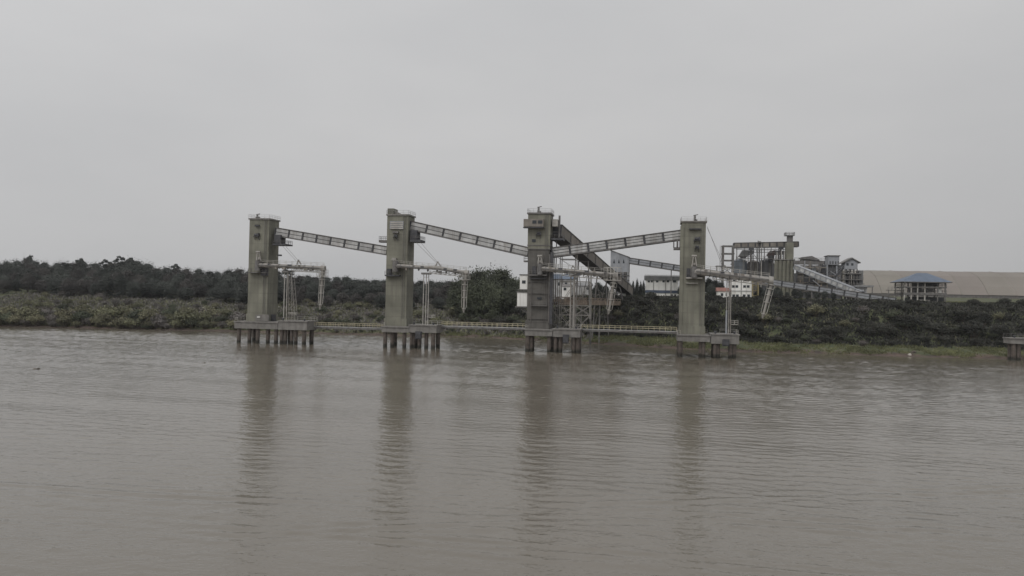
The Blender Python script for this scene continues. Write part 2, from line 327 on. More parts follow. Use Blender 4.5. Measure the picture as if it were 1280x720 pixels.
def bollard(t, x, y, z):
    part(t, 'bollard', MB().cyl((x,y,z),(x,y,z+0.5),0.28,0.22,8).cyl((x,y,z+0.5),(x,y,z+0.72),0.42,0.36,8), 'dark_steel')
plat = []
PL = [
 ((293,347,402,411,[(298.5,1.2),(311,1.2),(322,1.2),(334,1.2),(345,1.2)]), (347.6,383.5,401,412.5,[(352,1.1),(356,1.1),(364.5,1.1),(369,1.1),(380,1.3)],None)),
 ((477,511,408,415.5,[(481.5,1.2),(489.8,1.2),(505.5,1.2)]), (511.6,545.5,406,416,[(514.5,1.1),(517,1.1),(524.5,1.2),(532.5,1.2),(541.5,1.3)],(519.5,527,414,424))),
 ((656,690.5,411.5,420,[(659.5,1.3),(664.2,1.0),(686.5,1.2)]), (691.2,725,411,421.5,[(694.5,1.1),(700.5,1.2),(717,1.2),(722,1.2)],(703.5,711,418,429.5))),
 ((847,888,418.5,427,[(850.5,1.3),(876,1.1),(879.5,1.1)]), (888.8,924,417.5,430,[(894,1.2),(897.5,1.2),(913,1.2),(918,1.3)],(903,911.5,424,433))),
]
NB = ['beside the wooded bank at the end of the row', 'under the tower with the raised stair head', 'under the dark tower with white cabins', 'under the tower beside the long tubular boom']
ND = ['under the slender lattice boom mast, wide with paired piles', 'with dark fender under the pair of thin mast columns', 'with fender beside the scaffold trestle', 'with fender under the mast with the grey lower sleeve']
for k, (c, d) in enumerate(PL):
    t, zt, xa, xb = platform('tower_platform', 'concrete tower platform on dark piles ' + NB[k], *c, 8.5)
    part(t, 'railing', MB().rail((xa,DF+0.1,zt),(S((c[0]+c[0]+8)/2,402,DF).x,DF+0.1,zt)).rail((xa,8.4,zt),(xb,8.4,zt)).rail((xa,DF+0.1,zt),(xa,8.4,zt)), 'light_steel')
    t2, zd, xc, xd = platform('mooring_dolphin', 'concrete mooring dolphin ' + ND[k], *d[:5], 4.5, d[5])
    bollard(t2, xd-1.2, DF+0.8, zd); bollard(t2, xc+1.2, DF+0.8, zd)
    part(t2, 'railing', MB().rail((xd-0.1,DF+1.6,zd),(xd-0.1,4.3,zd)).rail((xc+3,4.3,zd),(xd,4.3,zd)), 'light_steel')
    plat.append((zt, zd, xa, xb, xc, xd))
# jetty at the edge of the frame
DJ = SZ(1268,450.5,0).y-1
t, zt, xa, xb = platform('mooring_dolphin', 'low grey concrete mooring dolphin standing alone near the grassy shore', 1263, 1330, 423, 430.5, [(1267,1.2),(1274,1.2),(1283,1.2),(1300,1.2),(1320,1.2)], DJ+4.5, DF=DJ)
bollard(t, xa+1.5, DJ+1, zt); part(t, 'railing', MB().rail((xa,DJ+4.3,zt),(xb,DJ+4.3,zt)).rail((xa+2,DJ+0.2,zt),(xb,DJ+0.2,zt)), 'mid_steel')

# ------------------------------------------------------------------ loading towers
TW = 6.6
TX = [S(310.5,340,0).x, S(482.6,340,0).x, S(658.7,345,0).x, S(851.5,345,0).x]
TL = ['greenish concrete loading tower at the end of the row beside the wooded bank',
      'concrete loading tower with a raised stair head and pale louvre panel at its top',
      'darker loading tower with wraparound top cabin and small white cabins on its flank',
      'greenish concrete loading tower with gallery and hanging steel box on its left flank']
TL[3] = 'plain greenish concrete loading tower carrying the boom with the slanting spout'
TOPY = [(322,274.5), (500,269.5), (673,267.5), (866,278)]
towers = []
for k in range(4):
    x0, x1 = TX[k], TX[k]+TW; zb = plat[k][0]; zt = S(*TOPY[k], 0).z; m = 'tower_concrete_dark' if k == 2 else 'tower_concrete'
    t = thing('loading_tower', TL[k], 'tower', ((x0+x1)/2, TW/2, zb)); towers.append((t, x0, x1, zb, zt))
    if k != 2:
        part(t, 'shaft', MB().box(x0, x1, 0, TW, zb, zt), m)
    else:
        zc = S(672,311,0).z
        part(t, 'shaft', MB().box(x0+0.15, x1-0.15, 0.15, TW-0.15, zb, zc), m)
        part(t, 'upper_shaft', MB().box(x0, x1, 0, TW, zc, zt), 'tower_concrete', 'greyer clad upper shaft with a pale band along its foot')
        part(t, 'band', MB().box(x0-0.12, x1+0.12, -0.12, TW+0.12, zc+0.9, zc+1.15).box(x0-0.1, x1+0.1, -0.1, TW+0.1, zc-0.2, zc+0.05), 'mid_steel')
    part(t, 'plinth', MB().box(x0-0.25, x1+0.25, -0.25, TW+0.25, zb, zb+2.3), m)
    part(t, 'roof_slab', MB().box(x0-0.3, x1+0.3, -0.3, TW+0.3, zt, zt+0.45), 'deck_concrete' if k != 2 else 'mid_steel')
    part(t, 'roof_railing', MB().railbox(x0-0.2, x1+0.2, -0.2, TW+0.2, zt+0.45, 1.1, 1.7, .06), 'cladding')
    # ladder up the front and a horizontal pour joint every few metres
    part(t, 'ladder', MB().bar((x1-1.3,-0.25,zb+2.3),(x1-1.3,-0.25,zt),0.09).bar((x1-0.75,-0.25,zb+2.3),(x1-0.75,-0.25,zt),0.09), 'mid_steel')
def rect(t, name, x0, y0, x1, y1, m, dep=0.3, y=0.0, label=None, rail=False):   # pixel rectangle as a box standing off a face at row depth y
    p, q = S(x0, y0, y-dep/2), S(x1, y1, y-dep/2)
    o = part(t, name, MB().box(p.x, q.x, y-dep, y-0.003, q.z, p.z), m, label)
    if rail: part(o, 'railing', MB().rail((p.x,y-dep+.06,p.z),(q.x,y-dep+.06,p.z),1.1,1.2).rail((p.x+.06,y-dep,p.z),(p.x+.06,y,p.z),1.1,1.2).rail((q.x-.06,y-dep,p.z),(q.x-.06,y,p.z),1.1,1.2), 'mid_steel')
    return o
def side(t, name, x0, y0, x1, y1, m, y=(1.5,4.5), rail=False, label=None):     # box reaching sideways out of a tower
    p, q = S(x0, y0, y[0]), S(x1, y1, y[0])
    o = part(t, name, MB().box(p.x, q.x, y[0], y[1], q.z, p.z), m, label)
    if rail: part(o, 'railing', MB().railbox(p.x+.06, q.x-.06, y[0]+.06, y[1]-.06, p.z, 1.1, 1.3), 'mid_steel')
    return o
def winch(t, px, py, s=1.0):            # small hoist on a bracket
    p = S(px, py, -0.6)
    part(t, 'winch', MB().box(p.x-0.9*s, p.x+0.9*s, -1.1, -0.003, p.z-0.15, p.z).cyl((p.x-0.6*s,-0.6,p.z+0.4),(p.x+0.5*s,-0.6,p.z+0.4),0.38*s,0.38*s,10)
         .box(p.x+0.5*s, p.x+0.9*s, -1.0, -0.2, p.z, p.z+0.9*s).bar((p.x-0.7*s,-1.0,p.z-0.1),(p.x-0.7*s,-0.02,p.z-1.1),0.12).bar((p.x+0.7*s,-1.0,p.z-0.1),(p.x+0.7*s,-0.02,p.z-1.1),0.12), 'dark_steel')
def roofgear(t, px, py, z, h=1.4, dx=0.5):
    x = S(px, py, 1).x
    part(t, 'roof_hoist', MB().box(x-dx, x+dx, 0.6, 1.8, z, z+0.5).cyl((x-.2,1.2,z+.5),(x-.2,1.2,z+h),0.35,0.28,8).bar((x-.6,1.2,z+h-.15),(x+.7,1.2,z+h+.1),0.22), 'mid_steel')
t, x0, x1, zb, zt = towers[0]
roofgear(t, 322, 270, zt+0.45); winch(t, 320.5, 295); rect(t, 'lamp_bracket', 319, 281, 324, 283, 'dark_steel', 0.8)
rect(t, 'service_balcony', 311.5, 340, 334, 341.5, 'mid_steel', 1.6, rail=True); rect(t, 'machinery_house', 327, 334, 334.3, 344.5, 'dark_steel', 1.0)
side(t, 'side_platform', 340.5, 304.5, 356.5, 306.5, 'dark_steel', (0.4,5.5), True); side(t, 'drive_house', 343, 293.5, 350.5, 304.4, 'dark_steel', (1.0,4.5))
side(t, 'lamp_bracket', 346.5, 318, 350.5, 320, 'dark_steel', (2,3)); rect(t, 'wall_panel', 320, 393, 336, 401.5, 'deck_concrete', 0.5); rect(t, 'wall_lamp', 322, 395.5, 325.5, 397, 'white_wall', 0.75)
side(t, 'door', 338.5, 393, 342.5, 401.8, 'dark_steel', (-0.001+2.2,3.4))
t, x0, x1, zb, zt = towers[1]
p, q = S(484.3,260.5,0), S(492,270,0)
part(t, 'stair_head', MB().box(x0+0.02, q.x, 0.02, 4.0, zt+0.45, p.z), 'tower_concrete'); part(t, 'stair_ramp', MB().prism([(q.x+.01,zt+.45),(q.x+2.4,zt+.45),(q.x+.01,zt+1.6)],0.5,2.0), 'deck_concrete')
pl = rect(t, 'louvre_panel', 487.5, 276.5, 504.5, 286.5, 'cladding_grey', 0.35, label='pale louvred panel')
for i in range(4):
    a, c = S(488,277.4+i*2.4,-.4), S(504,279+i*2.4,-.4); part(pl, 'slat', MB().box(a.x,c.x,-.47,-.352,c.z,a.z), 'light_steel')
rect(t, 'lamp_bracket', 491, 289, 498, 291.5, 'mid_steel', 0.7); winch(t, 494, 296, .7)
side(t, 'side_platform', 512.5, 299.5, 525.5, 302.5, 'dark_steel', (0.4,5.5), True); side(t, 'drive_house', 513, 287.5, 521, 299.4, 'dark_steel', (1.0,4.5))
side(t, 'side_bracket', 473.5, 300, 484, 303, 'mid_steel', (1,3.2), True)
rect(t, 'service_balcony', 482, 343.5, 500, 345.5, 'dark_steel', 1.6, rail=True); rect(t, 'machinery_house', 484, 336, 489, 343.4, 'dark_steel', 1.2)
t, x0, x1, zb, zt = towers[2]
roofgear(t, 674, 262, zt+0.45, 1.8)
cb = rect(t, 'top_cabin', 655, 274, 679.5, 283.5, 'cladding_brown', 1.5, label='projecting top cabin with dark windows')
for a, c in ((665.5,670.5),(672.5,678)):
    p, q = S(a,275.5,-1.52), S(c,279.5,-1.52); part(cb, 'window', MB().box(p.x,q.x,-1.56,-1.503,q.z,p.z), 'glass_dark')
rect(t, 'cabin_gallery', 654.5, 284, 680, 285.2, 'dark_steel', 2.0, rail=False)
winch(t, 673, 293, .8); rect(t, 'hatch', 665, 299, 669.5, 302.5, 'glass_dark', 0.12)
side(t, 'side_cabin', 690.5, 274, 697, 283, 'light_steel', (1.5,4.5)); side(t, 'side_platform', 688, 297.5, 703.5, 300, 'dark_steel', (0.5,6.2), True)
p = S(699.5, 269.5, 3); part(t, 'vent_stack', MB().cyl((p.x,3,S(699,297,3).z),(p.x,3,p.z),0.3,0.3,8).bar((x1,3,S(699,290,3).z),(p.x,3,S(699,290,3).z),.2), 'mid_steel')
side(t, 'side_bracket', 654.5, 325.5, 660, 327.5, 'mid_steel', (1,3), True)
rect(t, 'service_balcony', 661, 343, 684, 345, 'mid_steel', 1.8, rail=True); rect(t, 'service_balcony', 662, 347.6, 682, 349, 'dark_steel', 1.2)
rect(t, 'machinery_house', 665.5, 333, 670, 342.9, 'dark_steel', 1.2); rect(t, 'hatch', 671.5, 371.5, 677, 374, 'glass_dark', 0.15)
rect(t, 'mid_balcony', 663, 381.5, 684, 382.8, 'mid_steel', 1.3, rail=True); rect(t, 'pipe', 688.3, 315, 690.2, 405, 'dark_steel', 0.5)
for a, y0_, y1_, w_ in ((686.5,318,404,.35),(692,322,408,.3),(694.5,300,408,.28),(697,330,408,.22),(664,352,404,.2)):
    x = S(a,360,-.4 if a < 688 else 3).x; yy = -.45 if a < 688 else 3.2; part(t, 'riser_pipe', MB().cyl((x,yy,S(a,y1_,yy).z),(x,yy,S(a,y0_,yy).z),w_/2,w_/2,8), 'mid_steel')
for yp in (352,366,398,402): rect(t, 'wall_ledge', 659.5, yp, 686.5, yp+.9, 'mid_steel', .35)
for nm, a in (('upper_cabin',(650,344,659.8,361.5)), ('lower_cabin',(646.5,365.5,659.8,383))):
    c = side(t, nm, *a, 'white_wall', (1.2,5.2), label='small white cabin bracketed off the tower flank')
    p, q = S(a[0],a[1],1.2), S(a[2],a[3],1.2)
    part(c, 'roof', MB().box(p.x-.2,q.x,1.0,5.4,p.z,p.z+.3), 'mid_steel'); part(c, 'floor', MB().box(p.x-.5,q.x,0.8,5.6,q.z-.35,q.z-.002), 'mid_steel')
    if nm == 'upper_cabin':
        a, b_ = S(652.5,350.5,1.2), S(657,354.5,1.2); part(c, 'window', MB().box(a.x,b_.x,1.15,1.197,b_.z,a.z), 'glass_dark')
    part(c, 'strut', MB().bar((p.x+.2,1.6,q.z-.3),(q.x+.1,1.6,q.z-2.2),0.15).bar((p.x+.2,4.8,q.z-.3),(q.x+.1,4.8,q.z-2.2),0.15), 'mid_steel')
t, x0, x1, zb, zt = towers[3]
roofgear(t, 869.5, 272, zt+0.45, 1.8); rect(t, 'shadow_strip', 861.5, 285.5, 876.5, 287, 'dark_steel', 1.0)  # dark strip stands in for the shadow line near the tower top
winch(t, 871, 300); winch(t, 871, 310, .7)
part(t, 'corner_pilaster', MB().box(x0-0.42, x0+0.5, -0.25, 1.4, zb+2.31, zt-1), 'tower_concrete')
rect(t, 'service_balcony', 857.5, 346.5, 878, 348.5, 'light_steel', 1.6, rail=True); rect(t, 'service_balcony', 857.5, 353.5, 872, 354.5, 'light_steel', 1.0)
rect(t, 'machinery_house', 858.5, 335.5, 864.5, 346.3, 'dark_steel', 1.4)
hb = side(t, 'hanging_frame', 842.3, 309, 851.3, 312, 'mid_steel', (1.6,4.6))
a = S(842.6,300,1.6); c = S(851,309,1.6)
part(hb, 'hanger', MB().bar((a.x,1.7,c.z),(a.x,1.7,a.z),.22).bar((a.x,4.5,c.z),(a.x,4.5,a.z),.22).bar((c.x-.3,1.7,c.z),(c.x-.3,1.7,a.z),.22).bar(((a.x+c.x)/2,1.7,c.z),((a.x+c.x)/2,1.7,a.z),.5), 'mid_steel')

# ------------------------------------------------------------------ loading booms with spouts and stays
def boom(lab, pts, gear, spout, r, stays, truss, k, spw=1.0, endbox=None):
    Y = -2.2; P = [S(a, c, Y) for a, c in pts]
    t = thing('loading_boom', lab, 'boom', (P[0].x, Y, P[0].z))
    tb = MB()
    for a, c in zip(P[:-1], P[1:]): tb.cyl(a, c, r, r*0.95, 14)
    tube = part(t, 'tube', tb, 'boom_paint', smooth=False)
    u = (P[-1]-P[0]).normalized(); ln = (P[-1]-P[0]).length
    for f in np.arange(0.08, 0.99, 0.13):
        c = P[0]+u*ln*f; part(tube, 'flange', MB().cyl(c-u*0.1, c+u*0.1, r+0.16, r+0.16, 14), 'mid_steel')
    a, c = P[0]+V(0.5,0.9,r+.05), P[-1]+V(0,0.9,r+.05)
    part(t, 'walkway', MB().obox((a+c)/2, (c-a)/2, V(0,.4,0), V(0,0,.06)).rail(a+V(0,.38,.06), c+V(0,.38,.06), 1.0, 2.0, .06).rail(a+V(0,-.38,.06), c+V(0,-.38,.06), 1.0, 2.0, .06), 'light_steel')
    fr = random.Random(int(pts[0][0]))
    for f in (.16,.27,.4,.52,.63,.74,.86):
        c = P[0]+u*ln*(f+fr.uniform(-.03,.03))+V(0,-r*.6,fr.choice((-r*.9,r*.7))); q_ = V(fr.uniform(.2,.6),.3,fr.uniform(.18,.45))
        part(tube, 'fitting', MB().box(c.x-q_.x,c.x+q_.x,c.y-q_.y,c.y+q_.y,c.z-q_.z,c.z+q_.z), fr.choice(('mid_steel','dark_steel','cladding_brown')))
    a, c = P[0]+V(.4,-r-.1,.1), P[-1]+V(0,-r-.1,.1); part(t, 'cable_tray', MB().bar(a,c,.16,.3), 'mid_steel')
    if truss:                                # lattice carrier under the outer half
        f0, f1, dp = truss; n_ = 7; tr = MB(); A, B = P[0]+u*ln*f0, P[0]+u*ln*f1
        for yy in (-.7, .7):
            lo = [A.lerp(B, i/n_)+V(0,yy,-r-dp) for i in range(n_+1)]; hi = [A.lerp(B, i/n_)+V(0,yy,-r*.6) for i in range(n_+1)]
            tr.bar(lo[0], lo[-1], .16)
            for i in range(n_): tr.bar(lo[i], hi[i+1], .12); tr.bar(hi[i], lo[i], .12)
        part(t, 'truss', tr, 'boom_paint')
    # pivot on the tower front and the luffing frame above it
    b0 = P[0]
    pv = part(t, 'pivot', MB().box(b0.x-1.0, b0.x+0.9, Y+0.3, -0.05, b0.z-1.2, b0.z+1.0).cyl((b0.x,Y,b0.z-1.7),(b0.x,Y,b0.z+1.5),.85,.75,12), 'mid_steel')
    gx_, gy_ = gear; g0 = S(gx_, gy_, Y+.8)
    part(t, 'luffing_frame', MB().bar((b0.x-.7,Y+.6,b0.z+1.2), (g0.x-.25,Y+1.2,g0.z), .3).bar((b0.x+.7,Y+.6,b0.z+1.2), (g0.x+.25,Y+1.2,g0.z), .3)
         .cyl((g0.x-.7,Y+1.2,g0.z),(g0.x+.7,Y+1.2,g0.z),.35,.35,10).box(g0.x-.6,g0.x+.6,Y+.9,-.02,b0.z+1.8,b0.z+2.5), 'boom_paint')
    # spout
    s0, s1 = S(*spout[0], Y), S(*spout[1], Y)
    hd = MB().cyl(P[-1]-u*.3, P[-1]+u*.9, r+.35, r+.25, 14).cyl(P[-1]+u*.2, s0, r*.95, .62*spw, 12)
    part(t, 'boom_head', hd, 'boom_paint'); w_ = (s1-s0); wl = w_.length; wu = w_/wl
    sp = part(t, 'spout', MB().cyl(s0, s0+wu*wl*.55, .42*spw, .4*spw, 12).cyl(s0+wu*wl*.5, s0+wu*wl*.86, .32*spw, .3*spw, 12).cyl(s0+wu*wl*.86, s1, .5*spw, .18, 10), 'boom_paint')
    for f in (0.0, .12, .3, .52, .86):
        c = s0+wu*wl*f; part(sp, 'collar', MB().cyl(c-wu*.09, c+wu*.09, (.9 if f < .2 else .62)*spw, None, 12), 'light_steel')
    sd_ = wu.cross(V(0,1,0)).normalized()
    part(sp, 'guide_rail', MB().bar(s0+sd_*.85*spw, s0+wu*wl*.84+sd_*.7*spw, .12).bar(s0-sd_*.85*spw, s0+wu*wl*.84-sd_*.7*spw, .12), 'light_steel')
    if endbox:
        a, c = S(*endbox[:2], Y), S(*endbox[2:], Y)
        pf = part(t, 'end_platform', MB().box(a.x, c.x, Y-1.2, Y+1.2, c.z, c.z+.15), 'light_steel')
        part(pf, 'railing', MB().railbox(a.x, c.x, Y-1.2, Y+1.2, c.z+.15, max(1.1, a.z-c.z-.2), 1.0, .1), 'light_steel')
    for (a, c) in stays:
        for dy in (-.5, .5):
            p, q = S(*a, 0.5+dy), S(*c, Y+dy); part(t, 'stay_cable', MB()  .cyl(p, q, .045, .045, 6), 'mid_steel')
    q = S(*stays[0][1], Y); part(t, 'stay_bracket', MB().bar(q+V(-.5,0,-1.1), q+V(0,0,.3), .3).bar(q+V(.9,0,-1.1), q+V(0,0,.3), .3), 'boom_paint')
    return t
boom('pale tubular boom with upright spout on the tower beside the wooded bank', [(322,331.5),(403,335.5)], (322,315), ((403,344),(400,387)), .6, [((356,306.5),(373,326)),((350,304),(370,326))], (.55,.97,.7), 0, 1.0, (398,337,408,346))
boom('pale boom with lattice outer half on the tower with stair head', [(494,332.5),(548,335),(582,341)], (492,325), ((581,351),(579.5,391)), .6, [((525,302),(547,328)),((520,303),(545,328))], (.5,.97,.6), 1, 1.0, (575.5,341,587,350))
boom('weathered boom with tapered spout on the dark tower with white cabins', [(675,336),(768,344.5)], (674.5,320), ((767,354),(760.5,393)), .66, [((690,318),(716,333)),((690,316),(713,333))], (.3,.97,.7), 2, 1.1, (755,334,776,351))
boom('thick tubular boom with long slanting spout on the last tower', [(868,339.5),(962,350.5)], (868,320), ((964,356),(953,398)), .88, [((884,285),(906,333)),((884,283),(903,333))], (.25,.97,.55), 3, 1.1, None)

# ------------------------------------------------------------------ masts that carry the parked booms
def mast(lab, cols, ytop, zd, th, lattice=None, sleeve=None, extra=None, Y=-1.9):
    base = S(cols[0], 404, Y); t = thing('boom_mast', lab, 'mast', (base.x, Y, zd)); z1 = S(cols[0], ytop, Y).z
    for c in cols:
        x = S(c, 370, Y).x; part(t, 'column', MB().cyl((x,Y,zd),(x,Y,z1),th,th*.9,10), 'boom_paint' if ytop > 342 else 'light_steel')
    xa, xb = S(cols[0],370,Y).x, S(cols[-1],370,Y).x
    part(t, 'cradle', MB().box(xa-.6, xb+.6, Y-.8, Y+.8, z1-.5, z1+.05), 'mid_steel')
    br = MB(); n_ = 6
    for i in range(n_): br.bar((xa,Y,zd+(z1-zd)*(i+.5)/n_), (xb,Y,zd+(z1-zd)*(i+.5)/n_), .09)
    part(t, 'rung', br, 'mid_steel')
    if lattice:
        (t0, t1), (b0, b1), ly = lattice; n_ = 9; lt = MB()
        A0, A1, B0, B1 = S(t0, ly, Y).x, S(t1, ly, Y).x, S(b0, 404, Y).x, S(b1, 404, Y).x; zt_ = S(t0, ly, Y).z
        for yy in (Y-.2, Y+1.6):
            f = lambda i, a, c: V(c+(a-c)*i/n_, yy if True else 0, zd+(zt_-zd)*i/n_)
            lt.bar(f(0,A0,B0), f(n_,A0,B0), .11).bar(f(0,A1,B1), f(n_,A1,B1), .11)
            for i in range(n_): lt.bar(f(i,A0,B0), f(i+1,A1,B1), .06).bar(f(i,A0,B0), f(i,A1,B1), .06)
        part(t, 'lattice', lt, 'boom_paint')
    if sleeve:
        part(t, 'sleeve', MB().cyl((xa,Y,zd),(xa,Y,S(cols[0],sleeve,Y).z),th*1.7,th*1.7,12), 'cladding_grey')
    if extra:
        a, c = S(*extra[:2], Y), S(*extra[2:], Y); part(t, 'landing', MB().box(a.x,c.x,Y-.5,Y+.5,c.z,c.z+.12).railbox(a.x,c.x,Y-.5,Y+.5,c.z+.12,a.z-c.z,1.0,.08), 'light_steel')
    return t
mast('slender pale boom mast with tapering lattice ladder on the widest dolphin', [355.2,358.6], 338.5, plat[0][1], .15, ((361,364.5),(361.5,369),340), None, (361,391,371,393))
mast('pair of thin pale columns under the boom with lattice outer half', [529.2,532.6,535.4], 341, plat[1][1], .13, None, None, (536,394,544,397))
mast('thick weathered mast column pair beside the scaffold trestle', [713.2,717.2], 343, plat[2][1], .2)
mast('boom mast with grey sleeved foot and small side landing', [908.5,911.4,913.6], 347, plat[3][1], .14, None, 388, (913.5,401,922.5,406))

# ------------------------------------------------------------------ conveyor galleries
def gallery(lab, A, B, wd, ht, nb, m='cladding', rows=2, roofm='mid_steel', belly='dark_steel', name='conveyor_gallery', postm='dark_steel'):
    A, B = Vector(A), Vector(B); u = (B-A).normalized(); ln = (B-A).length; v = V(0,0,1).cross(u).normalized(); z = u.cross(v).normalized()
    t = thing(name, lab, 'conveyor gallery', ((A+B)/2)); mid = (A+B)/2
    part(t, 'floor', MB().obox(mid-z*(ht/2-.12), u*ln/2, v*(wd/2), z*.12), belly)
    part(t, 'roof', MB().obox(mid+z*(ht/2-.05), u*ln/2, v*(wd/2+.22), z*.08), roofm)
    part(t, 'core', MB().obox(mid, u*ln/2, v*(wd/2-.15), z*(ht/2-.28)), 'dark_steel', 'dark interior behind the cladding')
    hb_ = ht-.5; bl = ln/nb
    for sgn in (-1, 1):
        for i in range(nb):
            c = A+u*bl*(i+.5)+v*sgn*(wd/2-.04)
            for r_ in range(rows):
                ph = hb_/rows; zc = -hb_/2+ph*(r_+.5)
                part(t, 'panel', MB().obox(c+z*zc, u*(bl/2-.32), v*.07, z*(ph/2-.09)), m)
        for i in range(nb+1):
            c = A+u*bl*i+v*sgn*(wd/2-.02); part(t, 'post', MB().obox(c, u*.2, v*.14, z*(ht/2-.15)), postm)
        part(t, 'chord', MB().obox(mid-z*(ht/2-.1)+v*sgn*(wd/2+.06), u*ln/2, v*.06, z*.17).obox(mid+z*(ht/2-.22)+v*sgn*(wd/2+.06), u*ln/2, v*.06, z*.1), roofm)
    return t
GY, GW = 3.3, 3.0
gallery('pale panelled gallery sloping down from the end tower by the wooded bank', S(344,289.5,GY-1.5)+V(0,1.5,0), S(484,313.5,GY-1.5)+V(0,1.5,0), GW, 2.75, 8)
gallery('pale panelled gallery between the stair head tower and the dark tower', S(512.5,281.5,GY-1.5)+V(0,1.5,0), S(661,315,GY-1.5)+V(0,1.5,0), GW, 2.8, 7)
gallery('pale panelled gallery climbing from the dark tower to the last tower', S(689.5,315.5,GY-1.5)+V(0,1.5,0), S(853,293.2,GY-1.5)+V(0,1.5,0), GW, 2.9, 7, rows=3)
# the feeder climbing from the shore to the dark tower
FA = S(697,292,8.5); FB = S(785,362,98)
FB = V(FB.x, 98, ghf(FB.x,98)+2.2)
gallery('broad brown covered conveyor climbing from the shore to the dark tower', FA+V(-.6,-3,.8), FB, 4.2, 3.4, 10, 'cladding_brown', 1, 'mid_steel')
# feeder supports
for f in (.3, .55, .78):
    c = FA.lerp(FB, f); g0 = max(ghf(c.x, c.y), -3); t = thing('conveyor_trestle', 'steel trestle leg carrying the broad brown conveyor', 'trestle', (c.x, c.y, g0), 'trestles under the broad brown conveyor')
    for sx_ in (-1,1): part(t, 'leg', MB().bar((c.x+sx_*3.0,c.y,g0-.5),(c.x+sx_*1.6,c.y,c.z-2.0),.4), 'mid_steel')
    part(t, 'brace', MB().bar((c.x-2.8,c.y,g0+1.5),(c.x+1.9,c.y,c.z-4),.2).bar((c.x+2.8,c.y,g0+1.5),(c.x-1.9,c.y,c.z-4),.2).bar((c.x-1.9,c.y,c.z-2.2),(c.x+1.9,c.y,c.z-2.2),.35), 'mid_steel')
# long conveyor along the plant
YB = 100
LA, LB = S(784,325.5,YB), S(1118,376,YB)
gallery('long grey twin banded conveyor falling gently from the grey transfer house', LA, LB, 3.0, 2.5, 22, 'cladding_grey', 2, 'mid_steel')
for px_ in (842, 926, 1018, 1060, 1088):
    f = (px_-784)/(1118-784); c = LA.lerp(LB, f); g0 = ghf(c.x, c.y); t = thing('conveyor_trestle', 'thin steel trestle under the long twin banded conveyor', 'trestle', (c.x, c.y, g0), 'trestles under the long conveyor')
    for sx_ in (-1,1): part(t, 'leg', MB().bar((c.x,c.y+sx_*1.8,g0-.5),(c.x,c.y+sx_*1.2,c.z-1.3),.35), 'mid_steel')
    part(t, 'brace', MB().bar((c.x,c.y-1.7,g0+.5),(c.x,c.y+1.2,c.z-1.6),.16).bar((c.x,c.y-1.25,c.z-1.5),(c.x,c.y+1.25,c.z-1.5),.3), 'mid_steel')
gallery('steep pale conveyor falling from the silo block past the stepped buildings', S(995,334,128), S(1078,367,104), 2.4, 2.0, 12, 'cladding', 1, 'cladding_grey', postm='cladding_grey')

# ------------------------------------------------------------------ catwalks between the platforms
def catwalk(lab, xa, za, xb, zb_, y):
    t = thing('catwalk', lab, 'catwalk', ((xa+xb)/2, y, min(za,zb_)-1)); A, B = V(xa,y,za), V(xb,y,zb_); u = (B-A).normalized()
    part(t, 'deck', MB().obox((A+B)/2-V(0,0,.1), (B-A)/2, V(0,.75,0), V(0,0,.08)), 'cladding')
    part(t, 'girder', MB().bar(A+V(0,-.6,-.45), B+V(0,-.6,-.45), .2, .5).bar(A+V(0,.6,-.45), B+V(0,.6,-.45), .2, .5), 'mid_steel')
    for s_ in (-1,1):
        part(t, 'railing', MB().rail(A+V(0,.7*s_,0), B+V(0,.7*s_,0), 1.15, 1.6, .1), 'rail_yellow')
catwalk('pale railed catwalk running from the end tower by the wooded bank', plat[0][5]+.02, S(432,408.5,3).z, plat[1][2]-.02, S(432,408.5,3).z, 3.0)
catwalk('pale railed catwalk leading to the dark tower with white cabins', plat[1][5]+.02, plat[1][1]-.3, plat[2][2]-.02, plat[1][1]-.3, 3.0)
catwalk('pale railed catwalk running from the dark tower to the last tower', plat[2][5]+.02, plat[2][1]-.1, plat[3][2]-.02, plat[2][1]-.1, 3.0)

# ------------------------------------------------------------------ access bridge and scaffold trestle behind the dark tower's dolphin
def frame3d(mb, xs, yy, zs, th):
    for x in xs:
        for y in yy: mb.bar((x,y,zs[0]),(x,y,zs[-1]),th)
    return mb
Yt = 6.0
t = thing('steel_trestle', 'tall open scaffold trestle of pale posts and cross braces by the dark tower', 'trestle', (S(718,405,Yt).x, Yt, plat[2][0]-2))
xs = [S(p,370,Yt).x for p in (699.5,718.5,737.5)]; zz = [S(718,p,Yt).z for p in (414,394,382,352,340,324,313)]
for x in xs:
    for y in (Yt, Yt+5): part(t, 'post', MB().bar((x,y,-3 if x < xs[2] else zz[1]-1),(x,y,zz[-1] if x < xs[2] else zz[4]),.24), 'boom_paint')
for j, z in enumerate(zz[1:]):
    hi = xs[2] if j < 4 else xs[1]
    for y in (Yt,Yt+5): part(t, 'rail_beam', MB().bar((xs[0],y,z),(hi,y,z),.2), 'boom_paint')
for (a, c) in ((0,1),(1,2)):
    for y in (Yt,Yt+5):
        part(t, 'cross_brace', MB().bar((xs[a],y,zz[1]),(xs[c],y,zz[2]),.14).bar((xs[a],y,zz[2]),(xs[c],y,zz[1]),.14), 'boom_paint')
        part(t, 'cross_brace', MB().bar((xs[a],y,zz[0]),(xs[c],y,zz[1]),.14).bar((xs[a],y,zz[1]),(xs[c],y,zz[0]),.14), 'boom_paint')
        part(t, 'cross_brace', MB().bar((xs[a],y,zz[2]),(xs[c],y,zz[3]),.12), 'boom_paint')
a, c = S(689.5,376,Yt+.6), S(742,377.5,Yt+.6)
